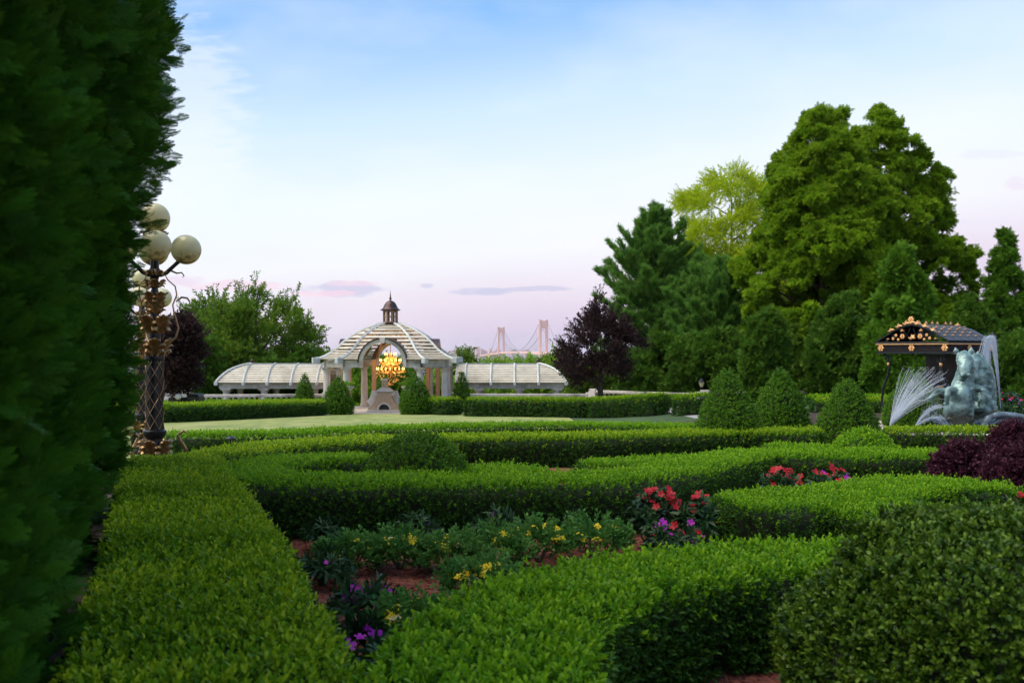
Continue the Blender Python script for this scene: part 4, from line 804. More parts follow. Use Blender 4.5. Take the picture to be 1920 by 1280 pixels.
def planter(px, Y, lab, h=1.55, sc=1.0, mat='greenb'):
    x = X(px, Y); t = thing('urn_planter', lab, 'planter', (x, Y, G(x, Y)+(.0 if Y < 48.2 else 0)), 0, 'stone urn planters by the pavilion')
    MB().box(-.22, .22, -.22, .22, 0, .12).build('base', M['stone'], t, sm=False, bevel=.015)
    MB().lathe([(.15, .12), (.16, .2), (.11, .26), (.12, .75), (.17, .80), (.17, .85), (.09, .90), (.08, 1.02), (.11, 1.08), (.21, 1.18), (.28, 1.26), (.30, 1.29), (.30, 1.33), (.25, 1.33)], 18).build('urn', M['stone'], t)
    n = 160; a = RNG.uniform(0, 2*PI, n); r = .22*np.sqrt(RNG.random(n)); P = np.c_[r*np.cos(a), r*np.sin(a), 1.33+RNG.uniform(0, .22, n)*(1-r/.3)]
    scatter('plant', P, np.c_[np.cos(a)*.7, np.sin(a)*.7, RNG.uniform(.2, 1, n)], RNG.uniform(.8, 1.4, n), 'small', M[mat], t)
planter(653, 47.9, 'stone urn planter behind the left egg-shaped topiary'); planter(764, 49.0, 'stone urn planter behind the right egg-shaped topiary')
# ------------------------------------------------------------------ pergolas
def pergola(sg, lab):
    x0, x1 = 3.35, 9.1                                             # from the pavilion outwards
    t = thing('pergola', lab, 'pergola', (PXC, 54.0, -2.4), 0, 'slatted pergolas flanking the pavilion'); z0 = -2.4
    HD = 1.55; prof = [(HD+.15, .16), (HD+.04, .30), (1.42, .50), (1.15, .73), (.80, .92), (.40, 1.05), (.06, 1.10)]
    def pa(s): q = np.linspace(0, 1, len(prof)); return np.interp(s, q, [p[0] for p in prof]), np.interp(s, q, [p[1] for p in prof])
    xe = x1-1.35                                                   # where the hipped end starts
    for y in (-1.35, 1.35):
        for x in (4.6, 6.75, 8.75):
            c = MB().lathe([(.24, 0), (.24, .1), (.19, .16), (.185, .9), (.165, 1.98), (.19, 2.0), (.17, 2.03), (.23, 2.10), (.23, 2.15)], 16, Matrix.Translation((sg*x, y, 0))).build('column', M['limestone'], t)
            MB().box(sg*x-.26, sg*x+.26, y-.25, y+.25, 2.152, 2.22).build('capital_block', M['stone'], c, sm=False, bevel=.01)
        MB().box(min(sg*x0, sg*x1), max(sg*x0, sg*x1), y-.14, y+.14, 2.222, 2.54).build('beam', M['stone'], t, sm=False, bevel=.01)
    MB().box(min(sg*(x1-.29), sg*(x1-.01)), max(sg*(x1-.29), sg*(x1-.01)), -1.205, 1.205, 2.224, 2.538).build('beam', M['stone'], t, sm=False)
    MB().box(min(sg*x0, sg*xe), max(sg*x0, sg*xe), -.05, .05, 1.06-z0, 1.15-z0).build('ridge_board', M['paintwood'], t, sm=False)
    def corner(s):                                                 # hip line from the eave corner to the ridge end
        r, z = pa(s); k = (r-.06)/(HD+.15-.06); return sg*(xe+(x1+.12-xe)*k), r, z
    for x in (3.9, 5.25, 6.5):                                     # curved ribs
        for y in (-1, 1):
            rb = MB().tube([(sg*x, y*(HD+.30), .14-z0)]+[(sg*x, y*r, z-z0+.035) for r, z in prof], .062, 4).build('rib', M['paintwood'], t)
            MB().box(sg*x-.07, sg*x+.07, y*(HD+.22)-.10, y*(HD+.22)+.10, .0-z0, .17-z0).build('rib_bracket', M['paintwood'], rb, sm=False, bevel=.012)
    for y in (-1, 1):
        rb = MB().tube([(corner(s)[0], y*corner(s)[1], corner(s)[2]-z0+.04) for s in np.linspace(0, 1, 9)], .066, 4).build('rib', M['paintwood'], t)
        MB().box(sg*(x1+.10)-.09, sg*(x1+.10)+.09, y*(HD+.14)-.1, y*(HD+.14)+.1, .0-z0, .2-z0).build('rib_bracket', M['paintwood'], rb, sm=False, bevel=.012)
        rb2 = MB().tube([(sg*xe, y*(HD+.30), .14-z0)]+[(sg*xe, y*r, z-z0+.036) for r, z in prof], .064, 4).build('rib', M['paintwood'], t)
        MB().box(sg*xe-.07, sg*xe+.07, y*(HD+.22)-.10, y*(HD+.22)+.10, .0-z0, .17-z0).build('rib_bracket', M['paintwood'], rb2, sm=False, bevel=.012)
    MB().sphere((sg*xe, 0, 1.27-z0), .11, 12, 8).build('ball_finial', M['copper'], t)
    NS = 12
    def quad(q): 
        vs = [(x, y, z-z0) for x, y, z in q]+[(x, y*.985, z-z0-.035) for x, y, z in q]
        MB().add(vs, [(0, 1, 2, 3), (7, 6, 5, 4), (0, 4, 5, 1), (1, 5, 6, 2), (2, 6, 7, 3), (3, 7, 4, 0)]).build('slat', M['slat'], t, sm=False)
    for k in range(NS):
        s0 = .01+.96*k/NS; s1 = s0+.96/NS*.68
        for y in (-1, 1):
            (r0, za), (r1, zb) = pa(s0), pa(s1); ca, cb_ = corner(s0), corner(s1); r0 += .03
            quad([(sg*x0, y*r0, za), (sg*xe, y*r0, za), (sg*xe, y*r1, zb), (sg*x0, y*r1, zb)])
            if k < NS-1: quad([(sg*(xe+.002), y*r0, za), (ca[0], y*(ca[1]), za), (cb_[0], y*cb_[1], zb), (sg*(xe+.002), y*r1, zb)])
        quad([(ca[0]+sg*.03, -ca[1], za), (ca[0]+sg*.03, ca[1], za), (cb_[0], cb_[1], zb), (cb_[0], -cb_[1], zb)]) if k < NS-1 else None
pergola(-1, 'pale slatted pergola with curved ribs on the left of the pavilion'); pergola(1, 'pale slatted pergola with curved ribs on the right of the pavilion')
# ------------------------------------------------------------------ balustrades
BAL = MB().lathe([(.075, 0), (.075, .05), (.05, .07), (.055, .10), (.085, .18), (.09, .24), (.06, .36), (.045, .44), (.05, .49), (.07, .51), (.07, .55)], 10).mesh('baluster', M['stone'])
def balustrade(label, pts, ztop, h=.92, sp=.26, bal=True):
    a = Vector(pts[0]); b = Vector(pts[1]); d = b-a; L = d.length; t = thing('balustrade', label, 'balustrade', (a.x, a.y, ztop-h), math.atan2(d.y, d.x), 'stone balustrades of the terrace')
    MB().box(0, L, -.17, .17, h-.14, h).build('coping', M['stone'], t, sm=False, bevel=.02); MB().box(0, L, -.16, .16, -1.2, h-.70).build('plinth', M['stone'], t, sm=False)
    n = int(L/sp)
    if bal:
        for k in range(n):
            o = link(bpy.data.objects.new('baluster', BAL), t); o.location = ((k+.5)*L/n, 0, h-.695)
    for x in (0, L): MB().box(x-.2, x+.2, -.21, .21, -1.2, h+.06).build('pier', M['limestone'], t, sm=False, bevel=.015)
    return t
balustrade('stone balustrade coping below the left pergola', [(-17.6, 50.6), (-9.6, 51.4)], Z(739, 51)); balustrade('stone balustrade coping below the right pergola', [(-2.9, 51.4), (4.0, 51.2)], Z(738, 51.3))
balustrade('stone balustrade behind the plum tree', [(4.2, 51.0), (8.9, 47.0)], Z(734, 49)); balustrade('pale stone balustrade behind the tall cones', [(12.6, 45.4), (16.3, 44.2)], Z(732, 45), sp=.24)
balustrade('hidden run of stone balustrade between the two nearest cones', [(9.1, 46.9), (12.5, 45.5)], Z(734, 46.5))
# small lantern on the balustrade pier
t = thing('pier_lantern', 'small lantern on the balustrade pier left of the tall cones', 'lantern', (8.95, 47.0, Z(734, 49)+.05))
MB().lathe([(.09, 0), (.05, .05), (.035, .2), (.06, .26)], 10).build('stem', M['iron'], t); MB().lathe([(.06, .26), (.13, .46), (.13, .48)], 6).build('glass_body', M['globe'], t, sm=False); MB().lathe([(.16, .48), (.10, .56), (.03, .64), (.02, .72)], 6).build('cap', M['iron'], t, sm=False)
# pedestal with urn, bin and globe at the far left
t = thing('stone_pedestal', 'weathered stone pedestal with carved top at the far left terrace', 'pedestal', (X(345, 48), 48, G(-15, 48)))
zt = Z(705, 48)-G(-15, 48); MB().box(-.34, .34, -.34, .34, 0, zt-.72).build('plinth', M['stone'], t, sm=False, bevel=.02); MB().box(-.28, .28, -.28, .28, zt-.718, zt-.36).build('die', M['stone'], t, sm=False, bevel=.02)
MB().box(-.40, .40, -.40, .40, zt-.358, zt-.26).build('cap', M['stone'], t, sm=False, bevel=.02)
mb = MB(); rn = random.Random(4)
for k in range(7): mb.sphere((rn.uniform(-.15, .15), rn.uniform(-.12, .12), zt-.16+rn.uniform(-.06, .08)), rn.uniform(.10, .15), 10, 7)
mb.build('carved_top', M['stone'], t)
t = thing('covered_grill', 'black covered grill box behind the far left hedge', 'grill', (X(352, 44.5), 44.5, G(-14, 44.5)))
zt = Z(738, 44.5)-G(-14, 44.5); MB().box(-.75, .05, -.4, .4, 0, zt-.16).build('body', M['iron'], t, sm=False, bevel=.04); MB().box(.06, .62, -.4, .4, 0, zt-.06).build('cabinet', M['iron'], t, sm=False, bevel=.05); MB().prism([(.04, zt-.058), (.64, zt-.058), (.54, zt), (.14, zt)], -.42, .42).build('lid', M['iron'], t, sm=False)
t = thing('white_ball_light', 'white globe light beside the black covered grill', 'light', (X(334, 43.6), 43.6, G(-14, 43.6)))
zc = Z(743, 43.6)-G(-14, 43.6); MB().tube([(0, 0, 0), (0, 0, zc-.1)], .04, 8).build('post', M['iron'], t); MB().sphere((0, 0, zc), .14, 16, 12).build('globe', M['white'], t)
t = thing('path_light', 'small black path light poking out of the hedge near the lamp post', 'light', (*hit(432, 833, .58)[:2], 0)); h_ = .60
MB().tube([(0, 0, 0), (0, 0, h_-.03)], .012, 6).build('stake', M['iron'], t); MB().lathe([(.07, h_-.03), (.075, h_-.02), (.04, h_), (.01, h_+.015)], 14).build('shade', M['iron'], t)
# ------------------------------------------------------------------ lamp posts
def acanthus(w, h, curl, name, mat):
    """one leaf of fanned, ribbed lobes standing up from the origin, outer side towards -y, tips curling out"""
    mb = MB()
    for k, (an, ln, st) in enumerate([(0, 1.0, .0), (.30, .90, .04), (-.30, .90, .04), (.62, .74, .02), (-.62, .74, .02), (.98, .55, .0), (-.98, .55, .0)]):
        pts = []; rs = []
        for q in np.linspace(0, 1, 7):
            L_ = h*ln*q; x_ = math.sin(an)*L_*w/h*1.15; z_ = h*st+math.cos(an*.85)*L_*(1-.10*curl*q*q); y_ = -h*(.10*q+.06*math.sin(q*PI)+.34*curl*max(0, q-.5)**1.6*2.0)+.10*abs(x_)
            pts.append((x_, y_, z_ - h*.55*curl*max(0, q-.72)**1.5*2)); rs.append(w*.115*(.55+.75*math.sin(q*PI*.8+.25))*(1 if q < .95 else .3))
        mb.tube(pts, rs, 7, flat=.55)
    return mb.mesh(name, mat)
LEAF_M = {'S': acanthus(.15, .22, .8, 'acanthus_leaf', M['gold']), 'L': acanthus(.19, .28, .9, 'acanthus_leaf', M['gold']), 'F': acanthus(.10, .13, 1.1, 'acanthus_leaf', M['gold'])}
def leaf_ring(t, key, n, r, z, tilt=.25, off=0.0, sc=1.0):
    for k in range(n):
        a = off+2*PI*k/n; o = link(bpy.data.objects.new('acanthus_leaf', LEAF_M[key]), t); o.location = (r*math.cos(a), r*math.sin(a), z); o.rotation_euler = (tilt, 0, a+PI/2); o.scale = (sc*1.08, sc*1.08, sc*1.1)
def lamp_post(loc, label, rz):
    t = thing('lamp_post', label, 'lamp post', loc, rz, 'ornate lamp posts by the thujas')
    MB().lathe([(.26, 0), (.26, .10), (.20, .14), (.21, .34), (.16, .40), (.13, .46), (.10, .50), (.10, .70), (.13, .73), (.145, .76), (.145, .80), (.115, .82)], 24).build('base', M['iron'], t)
    MB().lathe([(.107, .82), (.103, 1.70), (.115, 1.70), (.122, 1.73), (.115, 1.77), (.09, 1.78)], 28).build('shaft', M['iron'], t)
    lw = MB()                                                      # gilded diamond lattice wound round the shaft
    for k in range(6):
        for sg in (-1, 1): lw.tube([(.111*math.cos(2*PI*k/6+sg*q*4.4), .111*math.sin(2*PI*k/6+sg*q*4.4), .83+.86*q) for q in np.linspace(0, 1, 30)], .0055, 5)
    for k in range(8):
        for j in range(8):
            a = 2*PI*k/6+(PI/6 if j % 2 else 0); q = j*(PI/6)/4.4
            if k < 6 and q <= 1: lw.sphere((.113*math.cos(a), .113*math.sin(a), .83+.86*q), .0115, 6, 5)
    lw.build('lattice', M['gold'], t)
    MB().lathe([(.085, 1.78), (.07, 2.0), (.08, 2.06), (.06, 2.12), (.055, 2.3), (.05, 2.5), (.06, 2.56), (.04, 2.62), (.05, 2.76), (.08, 2.80), (.085, 2.85), (.055, 2.89), (.05, 3.2), (.045, 3.30), (.12, 3.34), (.13, 3.36)], 20).build('stem', M['iron'], t)
    leaf_ring(t, 'L', 6, .10, .47, .18, .2, 1.0); leaf_ring(t, 'F', 6, .16, .36, .6, .7, 1.2)
    for k, (key, r_, z_, ti, sc_) in enumerate([('F', .10, 1.77, .8, 1.0), ('L', .085, 1.78, .30, 1.0), ('L', .06, 2.05, .32, 1.15), ('S', .05, 2.30, .12, 1.0), ('S', .045, 2.42, .34, 1.0), ('F', .045, 2.64, .4, 1.2), ('F', .07, 2.80, .7, .9)]):
        leaf_ring(t, key, 6, r_, z_, ti, (k % 2)*PI/6, sc_)
    for k in range(4):
        a = PI/2*k-PI/2+.03; c, s = math.cos(a), math.sin(a)
        arm = MB().tube([(.06*c, .06*s, 2.80), (.14*c, .14*s, 2.83), (.24*c, .24*s, 2.93), (.33*c, .33*s, 3.02)], [.03, .028, .024, .03], 8).build('arm', M['iron'], t)
        MB().lathe([(.03, 0), (.08, .015), (.10, .05), (.09, .06)], 12, Matrix.Translation((.335*c, .335*s, 2.985)) @ Matrix.Rotation(.55, 4, Vector((-s, c, 0)))).build('globe_cup', M['gold'], arm)
        MB().tube([(.20*c, .20*s, 2.86), (.27*c, .27*s, 2.83), (.33*c, .33*s, 2.84), (.36*c, .36*s, 2.80), (.34*c, .34*s, 2.78)], [.014, .012, .01, .009, .006], 6).build('scroll', M['gold'], arm)
        g = MB().sphere((0, 0, 0), .192, 32, 20).build('globe', M['globe'], t); g.location = (.385*c, .385*s, 3.14)
    g = MB().sphere((0, 0, 0), .192, 32, 20).build('globe', M['globe'], t); g.location = (0, 0, 3.53)
    leaf_ring(t, 'F', 6, .10, 3.31, .75, .3, .8)
    for a in (.0, PI*.62, -PI*.75):                                # climbing vine tendrils
        c, s = math.cos(a), math.sin(a)
        v = MB().tube([((r+.02)*c, (r+.02)*s, z) for r, z in ((.12, 1.9), (.24, 2.0), (.27, 2.12), (.22, 2.3), (.20, 2.42), (.25, 2.55), (.23, 2.66), (.14, 2.74), (.11, 2.80))], [.013, .012, .011, .011, .010, .010, .009, .008, .006], 7).build('tendril', M['gold'], t)
        MB().tube([((r+.02)*c, (r+.02)*s, z) for r, z in ((.24, 2.46), (.31, 2.52), (.38, 2.51), (.41, 2.46), (.40, 2.43))], [.009, .014, .014, .010, .004], 7).build('tendril_curl', M['gold'], v)
        MB().tube([((r+.02)*c, (r+.02)*s, z) for r, z in ((.30, .42), (.36, .55), (.30, .66), (.26, .74), (.33, .79), (.38, .76))], [.03, .03, .022, .018, .02, .008], 7).build('base_scroll', M['gold'], t)
    return t
lamp_post((X(290, 12.8), 12.8, G(-4.6, 12.8)-.0), 'front ornate lamp post with round globes and gilded leaves', rad(19.7))
lamp_post((X(266, 20.0), 20.0, G(-7.4, 20)), 'second ornate lamp post half hidden behind the front one', rad(12))
# ------------------------------------------------------------------ horse fountain
def organic(parts, voxel, name, mat, parent, it=6, disp=.0):
    m = parts.mesh('tmp', mat, False); o = bpy.data.objects.new('tmp', m); COL.objects.link(o)
    r = o.modifiers.new('r', 'REMESH'); r.mode = 'VOXEL'; r.voxel_size = voxel; s = o.modifiers.new('s', 'SMOOTH'); s.factor = .5; s.iterations = it
    dg = bpy.context.evaluated_depsgraph_get(); me = bpy.data.meshes.new_from_object(o.evaluated_get(dg)); bpy.data.objects.remove(o); me.name = name
    me.materials.clear(); me.materials.append(mat)
    nv = len(me.vertices); co = np.empty(nv*3); no = np.empty(nv*3); me.vertices.foreach_get('co', co); me.vertices.foreach_get('normal', no); co = co.reshape(-1, 3); no = no.reshape(-1, 3)
    co = co+no*(np.abs(vnoise(co, 9, 2))*.012+vnoise(co, 18, 3)*.005+np.abs(vnoise(co, 30, 4))*.005-.006)[:, None]; me.vertices.foreach_set('co', co.ravel()); me.update(); me.polygons.foreach_set('use_smooth', [True]*len(me.polygons))
    return link(bpy.data.objects.new(name, me), parent)
FY = 21.4; FX = X(1835, FY); FG = G(FX, FY); KF = F/FY
def fp(px, py, y=0): return Vector(((px-1835)/KF, y, Z(py, FY)-FG))
def fountain():
    t = thing('fountain_basin', 'round pinkish stone fountain basin under the bronze horses', 'fountain', (FX+.3, FY+.7, FG))
    zt = Z(803, FY)-FG
    MB().lathe([(2.15, 0), (2.15, zt-.12), (2.28, zt-.10), (2.30, zt-.02), (2.26, zt), (2.02, zt), (1.98, zt-.03), (1.98, .02)], 64, cap=False).build('rim', M['pinkstone'], t)
    MB().lathe([(1.985, zt-.08), (.01, zt-.08)], 48, cap=False).build('pool_water', M['water'], t)
    # horse rearing out of the water, facing the camera and slightly left
    h = thing('horse_statue', 'green bronze rearing horse head and forelegs at the front of the fountain', 'statue', (FX, FY, FG)); b = MB()
    def E(px, py, y, r, sc=(1, 1, 1), rot=None): b.sphere(fp(px, py, y), r, 18, 12, sc, rot)
    b.tube([fp(1797, 820, -.05), fp(1797, 795, -.08), fp(1798, 770, -.10), fp(1800, 745, -.12), fp(1803, 730, -.14)], [.30, .29, .27, .26, .22], 20)            # trunk
    E(1799, 742, -.20, .255, (1, .85, .95)); E(1787, 738, -.22, .13); E(1812, 738, -.22, .13)                                                                 # chest
    b.tube([fp(1803, 735, -.10), fp(1806, 715, -.10), fp(1810, 695, -.12), fp(1808, 678, -.16), fp(1803, 668, -.22)], [.22, .185, .165, .145, .12], 18)          # neck
    b.tube([fp(1803, 666, -.20), fp(1800, 675, -.32), fp(1796, 688, -.42), fp(1793, 699, -.48), fp(1792, 705, -.50)], [.13, .155, .112, .086, .080], 16)        # head
    E(1792, 705, -.49, .075, (1, 1, .85)); E(1806, 680, -.26, .10, (1, 1, 1.2)); E(1790, 676, -.36, .05); E(1808, 676, -.36, .05); E(1814, 688, -.24, .10, (.8, 1, 1.2)); E(1792, 711, -.44, .055, (1.1, 1, .7))
    E(1787, 702, -.57, .035); E(1797, 702, -.57, .035)                                                                                                         # nostrils
    for px, dx in ((1792, -.02), (1815, .02)):                                                                                                                 # ears
        b.tube([fp(px, 664, -.18), fp(px+dx*40, 657, -.18), fp(px+dx*80, 651, -.16)], [.045, .05, .010], 8)
    for k in range(9):                                                                                                                                         # mane locks
        q = k/8; b.tube([fp(1808+6*q, 662+58*q, -.10+.05*q), fp(1818+5*q, 668+60*q, -.06), fp(1819+3*q, 678+60*q, -.10)], [.05, .04, .012], 7)
    E(1803, 662, -.24, .06)                                                                                                                                    # forelock
    b.tube([fp(1790, 735, -.18), fp(1778, 730, -.32), fp(1769, 729, -.42), fp(1767, 740, -.44), fp(1767, 752, -.40), fp(1766, 757, -.40)], [.12, .09, .065, .05, .045, .06], 12)
    b.tube([fp(1785, 738, -.05), fp(1772, 733, -.12), fp(1762, 732, -.16), fp(1754, 740, -.16), fp(1748, 746, -.16), fp(1744, 748, -.16)], [.11, .075, .055, .042, .045, .055], 12)
    b.tube([fp(1812, 733, -.20), fp(1821, 726, -.34), fp(1826, 731, -.42), fp(1825, 744, -.44), fp(1824, 756, -.42), fp(1825, 762, -.42)], [.12, .09, .065, .05, .045, .065], 12)
    organic(b, .012, 'bronze_body', M['bronze'], h, 2)
    # second horse, arched back turned away
    h2 = thing('horse_statue', 'green bronze second horse with arched back behind the front horse', 'statue', (FX+.11, FY+.22, FG)); b = MB()
    b.tube([fp(1852, 815, .35), fp(1850, 785, .35), fp(1848, 760, .33), fp(1848, 735, .30), fp(1846, 710, .28), fp(1840, 688, .24), fp(1832, 674, .18)], [.50, .36, .31, .30, .29, .25, .19], 22)
    E(1860, 735, .25, .16, (.8, 1, 1.3)); E(1838, 705, .16, .20, (.9, 1, 1.2)); E(1856, 700, .28, .17, (.9, 1, 1.4)); E(1838, 740, .12, .17, (.9, 1, 1.3)); E(1836, 765, .10, .15)
    b.tube([fp(1832, 672, .18), fp(1826, 682, .05), fp(1824, 698, -.02), fp(1826, 712, -.04)], [.17, .14, .10, .075], 14)
    for px in (1833, 1842): b.tube([fp(px, 664, .22), fp(px+1, 656, .22)], [.035, .008], 8)
    for k in range(12): q = k/11; b.tube([fp(1838+18*q, 664+40*q*q+6*q, .22), fp(1848+20*q, 668+48*q, .20), fp(1850+19*q, 684+46*q, .14)], [.05, .045, .012], 7)
    E(1846, 770, .15, .10, (1.6, 1, .6)); E(1858, 760, .1, .09, (.7, 1, 1.6))
    b.tube([fp(1850, 748, .05), fp(1838, 742, -.08), fp(1834, 752, -.12), fp(1836, 766, -.06)], [.11, .08, .06, .07], 10)
    organic(b, .013, 'bronze_body', M['bronze'], h2, 2)
    # wave shell at the foot
    w = thing('wave_shell', 'wet bronze scrolled shell wave at the foot of the horses', 'statue', (FX, FY, FG)); b = MB()
    b.tube([fp(1828, 812, -.35), fp(1828, 795, -.40), fp(1833, 781, -.42), fp(1848, 775, -.42), (fp(1870, 775, -.40)), fp(1895, 780, -.34), fp(1925, 785, -.25), fp(1950, 780, -.1)], [.07, .07, .07, .07, .065, .06, .06, .06], 12)
    b.tube([fp(1838, 806, -.30), fp(1838, 794, -.34), fp(1850, 787, -.36), fp(1875, 787, -.34), fp(1905, 794, -.28), fp(1940, 796, -.2)], [.06, .06, .055, .055, .05, .05], 10)
    for k in range(5): b.sphere(fp(1852+20*k, 800+1*k, -.05), .34, 16, 10, (1, .9, .62))
    b.sphere(fp(1862, 812, 0), .5, 18, 10, (1.3, .8, .35)); b.sphere(fp(1900, 812, 0), .5, 18, 10, (1.3, .8, .35))
    for (px, py, tx, ty) in ((1775, 806, 1738, 796), (1782, 800, 1752, 782), (1776, 798, 1764, 776)):
        b.tube([fp(px+14, py+8, -.05), fp((px+tx)/2, (py+ty)/2+5, -.15), fp(tx, ty, -.22)], [.20, .15, .015], 10, flat=.45)
    b.tube([fp(1770, 815, -.1), fp(1800, 812, -.3), fp(1830, 815, -.3)], [.2, .25, .2], 12, flat=.6)
    organic(b, .02, 'shell_body', M['wet'], w, 3)
    for o_ in (h, h2, w): o_.scale = (1.14, 1.1, 1.0)
fountain()
def jet(label, strands, mist=None):
    """strands: list of (points, radius)"""
    p0 = strands[0][0][0]; t = thing('water_jet', label, 'water jet', p0, 0, 'water jets of the horse fountain'); mb = MB()
    for pts, r in strands:
        n = len(pts); mb.tube([Vector(p)-Vector(p0) for p in pts], [r*(.8+.5*k/n) for k in range(n)], 5, cap=False)
    mb.build('water_stream', M['jet'], t)
    if mist:
        mm = MB(); [mm.tube([Vector(p)-Vector(p0) for p in pts], r, 6, cap=False) for pts, r in mist]; tag(mm.build('water_mist', M['mist'], t), kind='stuff')
    n = 1100; dr = MB(); rn = random.Random(8)
    for k in range(n):
        pts, r = rn.choice(strands); q = rn.random()**.6; i = min(len(pts)-2, int(q*(len(pts)-1))); p = Vector(pts[i]).lerp(Vector(pts[i+1]), rn.random())-Vector(p0)
        s_ = .012+.06*q; dr.sphere(p+Vector((rn.gauss(0, s_), rn.gauss(0, s_), rn.gauss(0, s_))), rn.uniform(.003, .008), 4, 3)
    tag(dr.build('water_drops', M['jet'], t, sm=False), kind='stuff')
FO = Vector((FX, FY, FG))
def para(a, b, top, n=16):                                         # parabola from a to b bulging by top
    return [a.lerp(b, q)+Vector((0, 0, 4*top*q*(1-q))) for q in np.linspace(0, 1, n)]
rn = random.Random(12)
a = FO+fp(1651, 797, -.5); jet('fan of water spraying up and right from the left rim of the fountain', [(para(a, FO+fp(1690+rn.uniform(0, 72), 692+rn.uniform(-6, 60), rn.uniform(-.5, .2)), rn.uniform(.05, .16)), rn.uniform(.0012, .0034)) for k in range(150)])
a = FO+fp(1694, 803, -.5); jet('pair of thin arching water jets left of the horse', [(para(a, FO+fp(1748+rn.uniform(-4, 14), 760+rn.uniform(-3, 4), -.3), .14), rn.uniform(.002, .005)) for k in range(18)]+[(para(a, FO+fp(1752+rn.uniform(-3, 10), 783+rn.uniform(-3, 3), -.3), .12), rn.uniform(.002, .004)) for k in range(14)])
b_ = FO+fp(1902, 768, .6); st = []
for k in range(46): 
    dx = rn.gauss(0, 4); st.append(([FO+fp(1902+rn.uniform(-.5, .5), 768, .6), FO+fp(1899+dx*.15, 730, .6), FO+fp(1896+dx*.3, 690, .62), FO+fp(1893+dx*.5, 655, .65), FO+fp(1890+dx*.8, 636, .67), FO+fp(1887+dx, 629+rn.uniform(-2, 3), .7), FO+fp(1882+dx, 636, .72), FO+fp(1879+dx*1.2, 660, .75), FO+fp(1878+dx*1.5, 690, .78), FO+fp(1878+dx*1.7, 730, .8), FO+fp(1879+dx*1.8, 772, .82)], rn.uniform(.003, .009)))
jet('tall arching water jet at the right edge behind the horses', st)
